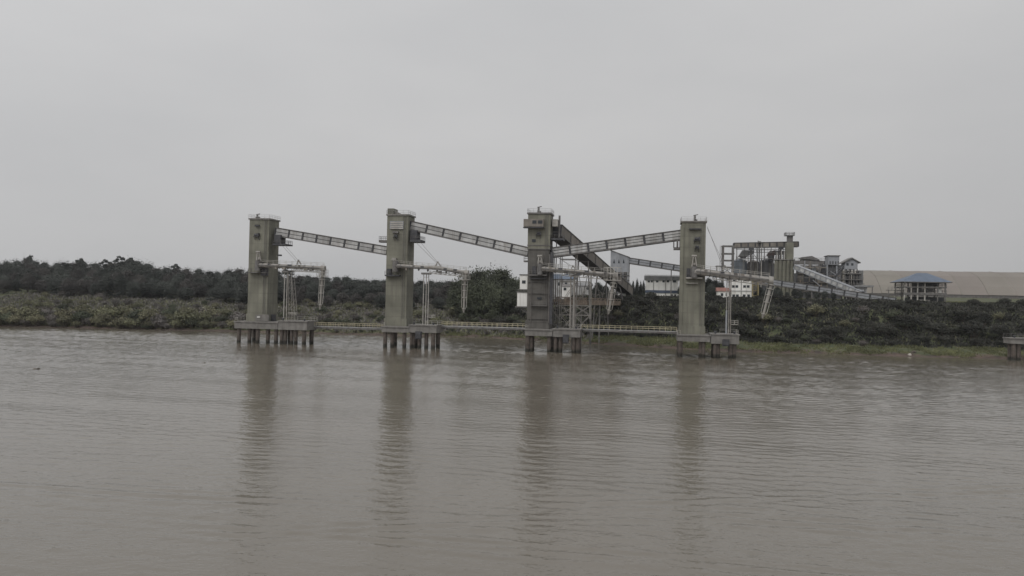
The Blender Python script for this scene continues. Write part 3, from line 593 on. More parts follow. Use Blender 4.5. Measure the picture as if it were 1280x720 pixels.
# bridge deck going ashore
BA, BB = V(S(690,377,8).x, 8.6, S(690,378,8).z), None
xe = S(770,378,74).x; BB = V(xe, 76, ghf(xe,76)+.4)
t = thing('access_bridge', 'rust stained access bridge running from the scaffold trestle to the shore', 'bridge', ((BA+BB)/2))
u = (BB-BA).normalized(); v = V(0,0,1).cross(u).normalized()
part(t, 'deck', MB().obox((BA+BB)/2, (BB-BA)/2, v*1.8, V(0,0,.15)), 'deck_concrete')
for s_ in (-1,1):
    gb = MB(); n_ = 16; off = v*1.85*s_
    lo = [BA.lerp(BB,i/n_)+off+V(0,0,-.3) for i in range(n_+1)]; hi = [p+V(0,0,2.0) for p in lo]
    gb.bar(lo[0],lo[-1],.25,.6).bar(hi[0],hi[-1],.2)
    for i in range(n_): gb.bar(lo[i],hi[i],.15); gb.bar(lo[i] if i % 2 else hi[i], hi[i+1] if i % 2 else lo[i+1], .14)
    part(t, 'side_truss', gb, 'rust_steel')
    part(t, 'side_sheet', MB().obox((BA+BB)/2+off*.97+V(0,0,.55), (BB-BA)/2, v*.04, V(0,0,.5)), 'rust_steel')
for f in (.33,.62):
    c = BA.lerp(BB,f); g0 = max(-3, ghf(c.x,c.y)-.5)
    for s_ in (-1,1): part(t, 'pier_leg', MB().bar(V(c.x,c.y,g0)+v*1.6*s_, c+v*1.6*s_-V(0,0,.2), .5), 'deck_concrete')

# ------------------------------------------------------------------ plant on the terrace
def windows(par, rects, y, m='glass_dark', frame='cladding'):
    for (a, c, e_, f_) in rects:
        p, q = S(a, c, y), S(e_, f_, y)
        wdw = part(par, 'window', MB().box(p.x,q.x,y-.06,y-.004,q.z,p.z), m)
        if abs(q.x-p.x) > 1.2: part(wdw, 'sill', MB().box(p.x-.1,q.x+.1,y-.2,y-.062,q.z-.15,q.z), frame)
def bbase(x, y, hw=4): return min(ghf(x+i*hw, y+j*3) for i in (-1,1) for j in (0,1))-.6
def shell(t, x0, x1, y, dep, z0, z1, m, name='wall', gap=None): return part(t, name, MB().box(x0,x1,y,y+dep,z0,z1), m)

# transfer house
p, q = S(763.5,313,98), S(785.5,372,98); p2 = S(785.5,322,98); g0 = bbase((p.x+q.x)/2, 98)
zm = S(774,340,98).z; zm2 = S(774,362,98).z
t = thing('transfer_house', 'grey clad transfer house with slanting roof on an open steel frame', 'building', ((p.x+q.x)/2, 98, g0))
part(t, 'upper_wall', MB().prism([(p.x,zm),(q.x,zm),(q.x,p2.z),(p.x,p.z)], 98, 106), 'cladding_grey')
part(t, 'roof', MB().add([(p.x-.3,97.7,p.z+.05),(q.x+.3,97.7,p2.z+.0),(q.x+.3,106.3,p2.z),(p.x-.3,106.3,p.z+.05),(p.x-.3,97.7,p.z+.3),(q.x+.3,97.7,p2.z+.25),(q.x+.3,106.3,p2.z+.25),(p.x-.3,106.3,p.z+.3)], [(0,3,2,1),(4,5,6,7),(0,1,5,4),(1,2,6,5),(2,3,7,6),(3,0,4,7)]), 'mid_steel')
for a in (767.5,773.5,779.5):
    b0, b1 = S(a-1,323.5,97.9), S(a+1.2,329,97.9); part(t, 'louvre', MB().prism([(b0.x,b1.z),(b1.x,b1.z),((b0.x+b1.x)/2,b0.z)],97.85,97.997), 'glass_dark')
for a in (764.5,771.5,778.5,784.5):
    for yy in (98.3,105.7): x = S(a,350,98).x; part(t, 'column', MB().bar((x,yy,g0),(x,yy,zm),.45), 'cladding_grey')
for yp in (344,350,356,363):
    z = S(774,yp,98).z; o = part(t, 'floor', MB().box(p.x-.4,q.x+.2,97.6,106,z-.2,z+.1), 'mid_steel'); part(o, 'railing', MB().rail((p.x-.4,97.65,z+.1),(q.x+.2,97.65,z+.1),1.1,1.5), 'light_steel')
part(t, 'core', MB().box(p.x+2.2,q.x-.9,100,105,g0,zm-.01), 'dark_steel'); part(t, 'side_sheet', MB().box(q.x+.01,q.x+.15,99,105.5,zm2,p2.z-1), 'dark_steel')
# white hall
def hall(name, lab, x0, x1, yt, yb, y, dep, wallm, cols, wins, roofh, band=None, roofm='grey_roof', eave=.4, cat='building', gable=False, pm='mid_steel'):
    p, q = S(x0,yt,y), S(x1,yb,y); xm = (p.x+q.x)/2; g0 = bbase(xm, y, (q.x-p.x)/2); zt = p.z; t = thing(name, lab, cat, (xm,y,g0))
    wl = part(t, 'wall', MB().box(p.x,q.x,y,y+dep,g0,zt), wallm)
    if gable: part(t, 'roof', MB().prism([(p.x-eave,zt),(q.x+eave,zt),(xm,zt+roofh)], y-eave, y+dep+eave), roofm)
    else: part(t, 'roof', MB().add([(p.x-eave,y-eave,zt),(q.x+eave,y-eave,zt),(q.x+eave,y+dep+eave,zt),(p.x-eave,y+dep+eave,zt),(p.x-eave,y+dep/2,zt+roofh),(q.x+eave,y+dep/2,zt+roofh)],[(0,3,2,1),(0,1,5,4),(2,3,4,5),(0,4,3),(1,2,5)]), roofm)
    for c in cols: x = S(c,(yt+yb)/2,y).x; part(t, 'pilaster', MB().box(x-.12,x+.12,y-.12,y-.004,g0,zt-.01), pm)
    if band: z1_, z0_ = S(x0,band[0],y).z, S(x0,band[1],y).z; part(t, 'band', MB().box(p.x-.05,q.x+.05,y-.25,y-.13,z0_,z1_), 'blue_band')
    windows(t, wins, y); return t, p, q
t, p, q = hall('white_hall', 'wide white hall with grey roof and dark blue band across its front', 807, 848, 349.5, 371, YB+4, 14, 'white_wall', (817,832), [(809.5,350.5,812.5,353),(813.5,350.5,816,353),(820,350.5,823,353),(828,350.3,831,353),(833.5,350.3,836.5,353),(841,350.3,845.5,353),(839,368,841,371.5),(843,368,845,371.5)], 2.3, (362.5,366), 'grey_roof', .5)
part(t, 'fascia', MB().box(p.x-.6,q.x+.6,YB+3.3,YB+3.46,p.z-.1,p.z+1.5), 'grey_roof')
t, p, q = hall('office_building', 'white two storey office with two rows of dark windows behind the slanting spout', 913.5, 939.5, 349, 373.5, 92, 9, 'white_wall', (926.5,), [(x,356.5,x+3.4,359.7) for x in (915,919.3,929,933.5)]+[(x,368,x+3.4,372) for x in (915.5,920,928.5,934)]+[(x,348.9+.8,x+3,351.3) for x in (916,930)], .8, None, 'grey_roof', .3)
z = S(926,363.5,92).z; part(t, 'floor_band', MB().box(p.x-.06,q.x+.06,91.8,91.99,z-.2,z+.15), 'cladding')
t, p, q = hall('small_house', 'small white house with red roof beside the two storey office', 897, 911.5, 364, 373.5, 90, 6, 'white_wall', (), [(901,366.5,904,370),(907,366.5,909,370)], 1.5, None, 'red_roof', .4)
x0_, x1_ = S(941,360,91).x, S(948,360,91).x; g0 = ghf(x0_,91)-.5; z1_ = S(944,350,91).z
t = thing('scaffold', 'yellowish open steel scaffold against the end of the white office', 'scaffold', (x0_,91,g0))
for x in (x0_,x1_):
    for y in (91,94): part(t, 'post', MB().bar((x,y,g0),(x,y,z1_),.25), 'yellow_steel')
for i in range(4):
    z = g0+(z1_-g0)*(i+1)/4-.1; part(t, 'landing', MB().box(x0_,x1_,91,94,z-.08,z+.04), 'yellow_steel')
# buildings seen behind the dark tower
t, p, q = hall('workshop', 'long low workshop with bluish roof behind the scaffold trestle', 686, 716, 348.5, 376, 104, 10, 'cladding', (694,703), [(697,353,700,357),(706,353,709,357)], 2.2, None, 'blue_roof', .5)
t, p, q = hall('gate_house', 'little white house with one dark window beneath the bluish roofed workshop', 702, 713, 358, 375, 96, 6, 'white_wall', (), [(704.5,359.5,708,363)], 1.0, None, 'mid_steel', .3)
t, p, q = hall('store_building', 'pale store with shallow grey roof beside the bluish roofed workshop', 719.5, 738, 357, 376, 104, 9, 'cladding', (724.5,730.5), [(733,359,736,362)], 1.3, None, 'grey_roof', .4)
t, p, q = hall('pump_cabin', 'tiny pale cabin at the foot of the grey transfer house', 772.5, 782, 366.5, 374, 94, 4, 'white_wall', (), [(775,367.5,777.5,370)], .5, None, 'grey_roof', .2)

# ---- silo group
YS = 150
g0 = ghf(S(945,350,YS).x, YS)-.5
x0_, x1_ = S(904,330,YS-6).x, S(916.5,330,YS-6).x; ztop = S(910,307,YS-6).z
t = thing('portal_tower', 'open steel portal tower with three bays beside the bluish silo', 'tower', ((x0_+x1_)/2,YS-6,g0))
for x in (x0_,x1_):
    for y in (YS-6,YS-2): part(t, 'column', MB().bar((x,y,g0),(x,y,ztop),.7), 'mid_steel')
for yp in (307.5,317,325.5,334,342):
    z = S(910,yp,YS-6).z
    for y in (YS-6,YS-2): part(t, 'beam', MB().bar((x0_-.5,y,z),(x1_+.5,y,z),.45,.6), 'mid_steel')
part(t, 'brace', MB().bar((x0_,YS-2,S(910,334,YS-6).z),(x1_,YS-2,S(910,342,YS-6).z),.25).bar((x1_,YS-2,S(910,334,YS-6).z),(x0_,YS-2,S(910,342,YS-6).z),.25), 'mid_steel')
part(t, 'ladder', MB().bar((x0_-1,YS-6,g0+1),(x0_-1,YS-6,ztop),.15).bar((x0_-1.5,YS-6,g0+1),(x0_-1.5,YS-6,ztop),.15), 'mid_steel')
a = S(895,332,YS-6); part(t, 'side_platform', MB().box(a.x,x0_,YS-6,YS-3,a.z-.4,a.z).bar((a.x+.4,YS-5,g0),(a.x+.4,YS-5,a.z-.4),.35), 'mid_steel')
gallery('level steel gallery running high over the silos', S(917,307,YS-1), S(997.5,307,YS-1)+V(0,0,.6), 3.0, 2.5, 9, 'cladding_brown', 1, 'mid_steel')
def silo(lab, pxc, rpx, ytop, m, cone=2.0, y=YS, ribs=True):
    c = S(pxc, 340, y); r = S(pxc+rpx,340,y).x-c.x; zt = S(pxc,ytop,y).z; t = thing('silo', lab, 'silo', (c.x,y+r,g0))
    part(t, 'drum', MB().cyl((c.x,y+r,g0),(c.x,y+r,zt),r,r,28), m); part(t, 'cone_roof', MB().cyl((c.x,y+r,zt),(c.x,y+r,zt+cone),r+.25,.5,28), m)
    rb = MB()
    for i in range(1,6): rb.cyl((c.x,y+r,g0+(zt-g0)*i/6-.06),(c.x,y+r,g0+(zt-g0)*i/6+.06),r+.08,r+.08,28)
    if ribs: part(t, 'hoop', rb, 'mid_steel')
    part(t, 'ladder', MB().bar((c.x+r*.3,y+r*.02,g0),(c.x+r*.3,y+r*.02,zt),.15).bar((c.x+r*.3+.5,y+r*.04,g0),(c.x+r*.3+.5,y+r*.04,zt),.15), 'light_steel')
    return t
silo('bluish steel silo beside the open portal tower', 926, 8.8, 326, 'silo_blue', 1.2)
silo('pale grey steel silo between the bluish silo and the dark silo', 942.5, 7.2, 327.5, 'cladding_brown', 1.0, YS+2)
silo('dark grey steel silo beside the ribbed concrete silo block', 959, 8, 325.5, 'silo_grey', 1.0, YS+1)
p, q = S(916.5,330,YS+16), S(971,376,YS+16)
t = thing('switch_house', 'long dark machine house standing close behind the steel silos', 'building', ((p.x+q.x)/2,YS+16,g0))
part(t, 'wall', MB().box(p.x,q.x,YS+16,YS+24,g0,p.z), 'silo_grey'); part(t, 'roof', MB().box(p.x-.4,q.x+.4,YS+15.6,YS+24.4,p.z+.003,p.z+.5), 'mid_steel')
for i in range(6): c = S(921+i*9,324+(i*5) % 4,YS+17); part(t, 'roof_vent', MB().cyl((c.x,YS+18,p.z+.5),(c.x,YS+18,c.z),.7,.6,10), 'mid_steel')
for k, (a, yt_) in enumerate(((938.5,310.5),(975.5,309.5))):
    c0 = S(a,330,YS-3); zt = S(a,yt_,YS-3).z; t = thing('bucket_elevator', ('lattice bucket elevator between the bluish and pale silos','lattice bucket elevator in front of the ribbed concrete silo block')[k], 'elevator', (c0.x,YS-3.4,g0))
    part(t, 'casing', MB().box(c0.x-.35,c0.x+.35,YS-3.6,YS-3.0,g0,zt), 'mid_steel'); lt = MB(); n_ = 12
    for dx in (-1.1,1.1): lt.bar((c0.x+dx,YS-3.9,g0),(c0.x+dx,YS-3.9,zt),.16)
    for i in range(n_):
        z0_, z1_ = g0+(zt-g0)*i/n_, g0+(zt-g0)*(i+1)/n_; lt.bar((c0.x-1.1,YS-3.9,z0_),(c0.x+1.1,YS-3.9,z1_),.1).bar((c0.x-1.1,YS-3.9,z1_),(c0.x+1.1,YS-3.9,z1_),.1)
    part(t, 'lattice', lt, 'dark_steel'); part(t, 'head', MB().box(c0.x-1.0,c0.x+1.0,YS-4.2,YS-2.8,zt-.9,zt+.3), 'dark_steel')
# hoppers between gallery and silos
def pxp(pts, y, dep): return MB().prism([(S(a,c,y).x, S(a,c,y).z) for a, c in pts], y, y+dep)
YF = YS-1.5
t = thing('dust_filter', 'dark grey slanting dust filter above the bluish silo', 'filter', (S(930,320,YF).x, YF, S(930,327,YF).z))
part(t, 'casing', pxp([(923.5,320.3),(928.7,312.5),(935.5,312.7),(935.5,320),(931,320.5)], YF, 4), 'grey_roof'); part(t, 'underside', pxp([(924.5,320.6),(934,320.6),(932,322.4),(927,322.4)], YF+.3, 3), 'dark_steel')
part(t, 'annex', pxp([(935.6,313.2),(943.2,313.2),(941.8,317.8),(935.6,319)], YF+.4, 3), 'cladding_grey')
for a in (929.3,932.4,934.8,938.6,941): part(t, 'leg', MB().bar(S(a,327,YF+.6), S(a,318.5,YF+.6), .3), 'light_steel' if a < 936 else 'mid_steel')
t = thing('dust_filter', 'brownish slanting dust filter above the dark silo', 'filter', (S(966,320,YF).x, YF, S(966,327,YF).z))
part(t, 'casing', pxp([(959.7,317.8),(962.3,314.2),(968.4,312.7),(968.4,318.6),(964,319.8),(960,319.6)], YF, 4), 'filter_brown'); part(t, 'underside', pxp([(960.8,320),(968.2,319),(967.2,326.5),(961.6,326.5)], YF+.3, 3), 'dark_steel')
part(t, 'annex', pxp([(968.6,312.9),(982.5,314),(982.5,318),(968.6,318.6)], YF+.5, 2.5), 'grey_roof')
for a in (970,972.6,975.4,979,981.8): part(t, 'leg', MB().bar(S(a,327,YF+.6), S(a,317.5,YF+.6), .32), ('light_steel','dark_steel','mid_steel')[int(a) % 3])
# service gantry threaded between the filters and the high gallery
t = thing('service_gantry', 'thin steel service gantry hung under the high gallery over the silos', 'gantry', (S(955,323,YF-2).x, YF-2, S(955,323,YF-2).z))
for yp, xa, xb in ((323.2,920,984),(315.6,936,983),(311.6,920,984)):
    p, q = S(xa,yp,YF-2), S(xb,yp,YF-2); part(t, 'walkway', MB().bar(p,q,.8,.22), 'mid_steel'); part(t, 'railing', MB().rail(p+V(0,-.35,.1),q+V(0,-.35,.1),1.05,1.7,.09), 'mid_steel')
for i, a in enumerate((921,931,938,946,955.5,964,973.5,982)):
    part(t, 'hanger', MB().bar(S(a,327,YF-2),S(a,308.5,YF-2),.24 if i % 2 else .34), ('mid_steel','dark_steel')[i % 2])
for a, c in ((921,931),(946,938),(955.5,964),(982,973.5)): part(t, 'brace', MB().bar(S(a,323,YF-2),S(c,312,YF-2),.16), 'mid_steel')
x = S(949,320,YS-2).x; t = thing('vent_pipe', 'tall thin vent pipes crossing the high gallery', 'pipe', (x,YS-2.8,g0))
for i, dx in enumerate((-.7,0,.9)): part(t, 'pipe', MB().cyl((x+dx,YS-2.8,g0),(x+dx,YS-2.8,S(949,301+i*.8,YS-2).z),.22,.22,8), ('mid_steel','dark_steel','light_steel')[i])
part(t, 'cap', MB().cyl((x,YS-2.8,S(949,303.4,YS-2).z),(x,YS-2.8,S(949,301.6,YS-2).z),1.3,.4,12), 'mid_steel')
# ribbed concrete silo block
p, q = S(968.5,325,YS-8), S(992.5,376,YS-8); t = thing('silo_block', 'greenish concrete silo block of joined ribbed cells with elevator shaft', 'silo', ((p.x+q.x)/2,YS-8,g0))
nr = 5; rr = (q.x-p.x)/nr/2
for i in range(nr): part(t, 'cell', MB().cyl((p.x+rr*(2*i+1),YS-8+rr,g0),(p.x+rr*(2*i+1),YS-8+rr,p.z-(.0 if i % 2 else .25)),rr+.04,rr+.04,16), 'tower_concrete')
part(t, 'top_slab', MB().box(p.x-.2,q.x+.2,YS-8.2,YS-3,p.z+.02,p.z+.4), 'deck_concrete')
e0, e1 = S(983.5,303,YS-8), S(992,325,YS-8)
sh = part(t, 'elevator_shaft', MB().box(e0.x,e1.x,YS-7.9,YS-3.4,p.z+.42,e0.z), 'tower_concrete')
part(sh, 'head', MB().box(e0.x+.6,e1.x-.3,YS-7.4,YS-4,e0.z+.01,S(987,294,YS-8).z), 'mid_steel'); zt = S(987,294,YS-8).z
part(sh, 'railing', MB().railbox(e0.x-.4,e1.x+.3,YS-8.2,YS-3.2,zt+.02,1.3,1.4,.12).box(e0.x-.5,e1.x+.4,YS-8.3,YS-3.1,zt-.12,zt+.02), 'mid_steel')
part(t, 'legs', MB().bar((p.x+1,YS-7.5,p.z+.4),(p.x+1,YS-7.5,p.z+3.5),.3).bar((p.x+3,YS-7.5,p.z+.4),(p.x+3,YS-7.5,p.z+4.2),.3).bar((p.x+4.2,YS-7.5,p.z+.4),(p.x+4.2,YS-7.5,p.z+4),.3), 'light_steel')

# ---- stepped processing buildings
YP = 135
def block(t, name, x0, x1, y0, y1, m, y, dep, toground=False, roof=None):
    p, q = S(x0,y0,y), S(x1,y1,y); zb = (ghf((p.x+q.x)/2,y)-.5) if toground else q.z
    o = part(t, name, MB().box(p.x,q.x,y,y+dep,zb,p.z), m)
    if roof: part(o, 'roof', MB().box(p.x-.4,q.x+.4,y-.4,y+dep+.4,p.z+.004,p.z+.35), roof)
    return o
g1 = ghf(S(1020,370,YP).x,YP)-.5
t = thing('mill_building', 'stepped dark mill building with open floors behind the steep pale conveyor', 'building', (S(1022,376,YP).x,YP,g1))
block(t, 'lower_wall', 996, 1034, 341, 376, 'silo_grey', YP, 12, True)
o = block(t, 'bridge_floor', 993, 1031, 325.5, 330.5, 'mid_steel', YP+2, 4); 
p, q = S(993,328,YP+2), S(1031,328,YP+2)
part(o, 'railing', MB().rail((p.x,YP+1.9,S(1010,325.5,YP+2).z),(q.x,YP+1.9,S(1010,325.5,YP+2).z),1.1,1.6,.12), 'mid_steel')
c1 = block(t, 'roof_house', 1002.5, 1018, 322.5, 325.4, 'mid_steel', YP+2.5, 5)
p, q = S(1002,322.3,YP+2), S(1024,326,YP+2); part(t, 'gable_roof', MB().prism([(p.x,p.z-.3),(q.x+.3,q.z),(q.x,q.z+.5),((p.x*.42+q.x*.58),p.z+.9),(p.x,p.z+.3)],YP+1.6,YP+8), 'mid_steel')
block(t, 'mid_wall', 1000, 1033, 331.5, 340.8, 'silo_grey', YP+1, 9)
block(t, 'side_wall', 1024, 1051, 331, 376, 'silo_grey', YP+6, 8, True)
hd = block(t, 'head_house', 1035.5, 1049, 320, 331, 'cladding_grey', YP+4, 7, False, 'mid_steel')
for a in (1037,1040.5,1044,1047): p, q = S(a,326.5,YP+4), S(a+1.3,330,YP+4); part(hd, 'window', MB().box(p.x,q.x,YP+3.92,YP+3.997,q.z,p.z), 'dark_steel')
part(t, 'stair', MB().bar(S(1032,349,YP-1),S(1051,336,YP-1),1.0,.7), 'dark_steel')
for i, (a, c, e_, f_) in enumerate(((997,343,1003,352),(1005,343,1011,352),(1013,343,1019,352),(1022,344,1030,353),(1000,332.8,1006,338),(1009,332.8,1018,338),(1021,333,1030,338))):
    p, q = S(a,c,YP-.05), S(e_,f_,YP-.05); yy = YP if i < 4 else YP+1
    part(t, 'opening', MB().box(p.x,q.x,yy-.1,yy-.004,q.z,p.z), 'dark_steel' if i % 3 else 'cladding_brown')
for px_ in (996.5,1003.5,1011.5,1019.5,1027,1034): x = S(px_,355,YP-.4).x; part(t, 'column', MB().bar((x,YP-.4,g1),(x,YP-.4,S(px_,331.5,YP).z),.4), 'cladding_brown')
for yp in (341.5,353,364): p, q = S(995,yp,YP-.5), S(1035,yp,YP-.5); part(t, 'floor_edge', MB().box(p.x,q.x,YP-.9,YP-.15,p.z-.2,p.z+.15), 'cladding_brown')
for i, (x0_, y0_, x1_, y1_, w_) in enumerate(((996,331,996,376,.5),(1006,326,1006,341,.35),(1013,326,1013,341,.35),(1024,327,1024,342,.4),(1031,326,1031,345,.4),(1034,331,1034,352,.5),(1000,338,1012,331,.3),(1014,331,1026,339,.3),(1026,347,1038,339,.6),(1038,339,1050,347,.3),(1036,345,1050,345,.4),(1036,352,1050,352,.4),(1041,332,1041,365,.4),(1046,332,1046,365,.4),(993,334.5,1033,334.5,.45),(996,347,1034,347,.35),(1003,360,1015,350,.35),(1016,350,1028,360,.35))):
    part(t, 'pipe' if i % 3 else 'girder', MB().bar(S(x0_,y0_,YP-1.2-(i % 4)*.3), S(x1_,y1_,YP-1.2-(i % 4)*.3), w_), ('dark_steel','mid_steel','cladding_brown','cladding_grey')[(i*7) % 4])
for a, c, e_, f_, m_ in ((1004,334,1008,340,'dark_steel'),(1015,335.5,1020,340.5,'cladding_grey'),(1027,333,1031,341,'dark_steel'),(1038,346,1044,352,'cladding_grey'),(999,354,1005,363,'rust_steel'),(1009,355,1016,364,'silo_grey'),(1021,356,1027,366,'rust_steel')):
    p, q = S(a,c,YP-1), S(e_,f_,YP-1); part(t, 'machine', MB().box(p.x,q.x,YP-1.1,YP-.05,q.z,p.z).cyl((p.x+.5,YP-.6,p.z),(p.x+.5,YP-.6,p.z+1.2),.3,.25,8), m_)
# gabled head tower
YG = 115
t = thing('gabled_tower', 'narrow four storey plant tower with gabled roof and open floors', 'building', (S(1065,370,YG).x,YG,ghf(S(1065,370,YG).x,YG)-.5)); g2 = ghf(S(1065,370,YG).x,YG)-.5
p, q = S(1056,327.5,YG), S(1072,336.5,YG)
up = part(t, 'upper_wall', MB().box(p.x,q.x,YG,YG+6,q.z,p.z), 'cladding_grey')
windows(up, [(1058,329,1060.8,332),(1064,329,1066.8,332)], YG)
xm = S(1064.5,322,YG).x; e0, e1 = S(1052,328.4,YG), S(1075.5,328,YG); zr = S(1064,321.8,YG).z
part(t, 'roof', MB().prism([(e0.x,e0.z),(e0.x,e0.z-.35),(xm,zr-.5),(e1.x,e1.z-.35),(e1.x,e1.z),(xm,zr)],YG-.7,YG+6.7), 'mid_steel')
part(t, 'gable', MB().prism([(p.x+.02,p.z+.002),(q.x-.02,p.z+.002),(xm,zr-.55)],YG+.02,YG+5.9), 'cladding_grey')
for a in (1056.5,1062,1067.5,1071.5):
    for yy in (YG+.3,YG+5.7): x = S(a,350,YG).x; part(t, 'column', MB().bar((x,yy,g2),(x,yy,q.z),.4), 'mid_steel')
for yp, xa, xb in ((341.5,1054,1078),(349,1053,1079),(357,1052,1080)):
    a, c = S(xa,yp,YG-.4), S(xb,yp,YG-.4); o = part(t, 'floor', MB().box(a.x,c.x,YG-.6,YG+6.3,a.z-.3,a.z+.1), 'mid_steel'); part(o, 'railing', MB().rail((a.x,YG-.55,a.z+.1),(c.x,YG-.55,a.z+.1),1.0,1.3,.1), 'mid_steel')
a, c = S(1058,338,YG+3), S(1063,360,YG+3); part(t, 'machine', MB().box(a.x,c.x,YG+2,YG+5,g2,a.z), 'dark_steel'); a, c = S(1066.5,343,YG+3), S(1070,372,YG+3); part(t, 'hoist_shaft', MB().box(a.x,c.x,YG+3,YG+5,g2,a.z), 'silo_grey')
a, c = S(1060,340.5,YG+1), S(1067.5,344,YG+1); part(t, 'white_panel', MB().box(a.x,c.x,YG+1,YG+1.3,c.z,a.z), 'white_wall')
a, c = S(1073,338,YG+2), S(1078.5,356,YG+2); part(t, 'side_annex', MB().box(a.x,c.x,YG+1.5,YG+5.5,c.z,a.z), 'grey_roof')
part(t, 'stair_flight', MB().bar(S(1044,346,YG+2),S(1056,333,YG+2),1.2,.8), 'dark_steel')
# flat roofed shelter
p, q = S(1071,356.5,106), S(1090,372,106); g3 = ghf(p.x,106)-.4
t = thing('shelter', 'small flat roofed shelter between the gabled tower and the pavilion', 'building', ((p.x+q.x)/2,106,g3))
part(t, 'roof', MB().box(p.x-.4,q.x+.4,105.4,112,p.z-.7,p.z), 'grey_roof'); part(t, 'wall', MB().box(p.x+.5,q.x-1.8,106.5,111.5,g3,p.z-.701), 'cladding')
for x in (p.x,(p.x+q.x)/2,q.x): part(t, 'post', MB().bar((x,105.8,g3),(x,105.8,p.z-.7),.3), 'mid_steel')
# blue roofed pavilion
YV = 98
p, q = S(1130.5,351,YV), S(1182,378,YV); g4 = ghf((p.x+q.x)/2,YV)-.4; D = 11
t = thing('pavilion', 'open two storey pavilion with broad blue hipped roof on pale columns', 'building', ((p.x+q.x)/2,YV,g4))
e0, e1 = S(1127,351.7,YV-1.6), S(1190.5,352,YV-1.6); r0, r1 = S(1146,341.3,YV+D/2), S(1159,341.3,YV+D/2); ze = e0.z
part(t, 'roof', MB().add([(e0.x,YV-1.6,ze),(e1.x,YV-1.6,ze),(e1.x,YV+D+1.6,ze),(e0.x,YV+D+1.6,ze),(r0.x,YV+D/2,r0.z),(r1.x,YV+D/2,r0.z)],[(0,3,2,1),(0,1,5,4),(1,2,5),(2,3,4,5),(3,0,4)]), 'blue_roof')
part(t, 'fascia', MB().box(e0.x-.05,e1.x+.05,YV-1.66,YV+D+1.66,ze-.3,ze-.01), 'mid_steel')
for a in (1130.7,1139,1147,1156,1172,1181.5):
    x = S(a,365,YV).x
    for yy in (YV,YV+D): part(t, 'column', MB().cyl((x,yy,g4),(x,yy,ze-.25),.27,.27,10), 'light_steel' if a < 1160 else 'mid_steel')
for yp, h in ((358.5,1.0),(366.3,1.7)):
    z = S(1150,yp,YV).z; o = part(t, 'floor', MB().box(p.x-.3,q.x+.3,YV-.3,YV+D+.3,z-h*.45,z+h*.1), 'mid_steel'); part(o, 'railing', MB().railbox(p.x-.2,q.x+.2,YV-.2,YV+D+.2,z+h*.1,1.1,1.8,.1), 'mid_steel')
for (a, c, e_, f_) in ((1145,353,1154,358),(1158,353,1174,358),(1140,360.5,1152,365.5),(1157,361,1167,365.5),(1141,371,1180,377)):
    b0, b1 = S(a,c,YV+4), S(e_,f_,YV+4); part(t, 'machine', MB().box(b0.x,b1.x,YV+4,YV+9,b1.z,b0.z), 'dark_steel')
part(t, 'wall_panel', MB().box(S(1172,361,YV).x,S(1178,361,YV).x,YV+.5,YV+.7,S(1150,365.5,YV).z,S(1150,360.5,YV).z), 'white_wall')
st = S(1110,371,YV); part(t, 'access_landing', MB().box(st.x,p.x-.31,YV,YV+3,S(1115,362.3,YV).z-.2,S(1115,362.3,YV).z).rail((st.x,YV,S(1115,362.3,YV).z),(p.x-.3,YV,S(1115,362.3,YV).z),1.1,1.5,.1).bar((st.x+.2,YV,g4),(st.x+.2,YV,S(1115,362.3,YV).z),.25), 'mid_steel')
# long storage shed
YH = 235
p, q = S(1074,338,YH+35), S(1500,344,YH+35); g5 = ghf((p.x+q.x)/2,YH)-.5; zt = p.z; x0_, x1_ = S(1070,360,YH).x, S(1560,360,YH).x
t = thing('storage_shed', 'huge long beige storage shed with one smooth sloping roof', 'shed', ((x0_+x1_)/2,YH,g5))
n_ = 14; sg = (x1_-x0_)/n_; prof = [(YH,g5+2.2),(YH+5,g5+7.0),(YH+14,zt-3.5),(YH+24,zt-.9),(YH+34,zt),(YH+44,zt-.9),(YH+58,g5+9),(YH+68,g5+2.2)]
for i in range(n_):
    a, c = x0_+sg*i, x0_+sg*(i+1)-.12; up = .07*(i % 2)
    vs = [(a,y,z+up) for y,z in prof]+[(c,y,z+up) for y,z in prof]; m_ = len(prof)
    part(t, 'roof_panel', MB().add(vs, [(k,k+1,k+1+m_,k+m_) for k in range(m_-1)]+[tuple(range(m_)), tuple(reversed(range(m_,2*m_)))]), 'shed_skin')
    if i in (2, 4, 6, 9): part(t, 'seam_rib', MB().add([(a-.2,y,z+.05) for y,z in prof]+[(a+.3,y,z+.3) for y,z in prof]+[(a+.7,y,z+.05) for y,z in prof], [(k,k+1,k+1+m_,k+m_) for k in range(m_-1)]+[(k+m_,k+1+m_,k+1+2*m_,k+2*m_) for k in range(m_-1)]), 'shed_skin')
part(t, 'wall', MB().box(x0_,x1_,YH+.4,YH+67.5,g5,g5+2.15), 'mid_steel')
# service track wall / low fence on the terrace
p, q = S(1146,378.5,92), S(1162,378.5,92)
t = thing('low_fence', 'short pale rail fence on the grass before the pavilion', 'fence', ((p.x+q.x)/2,92,ghf(p.x,92)))
part(t, 'rails', MB().rail((p.x,92,ghf(p.x,92)),(q.x,92,ghf(q.x,92)),1.0,1.5,.12), 'light_steel')

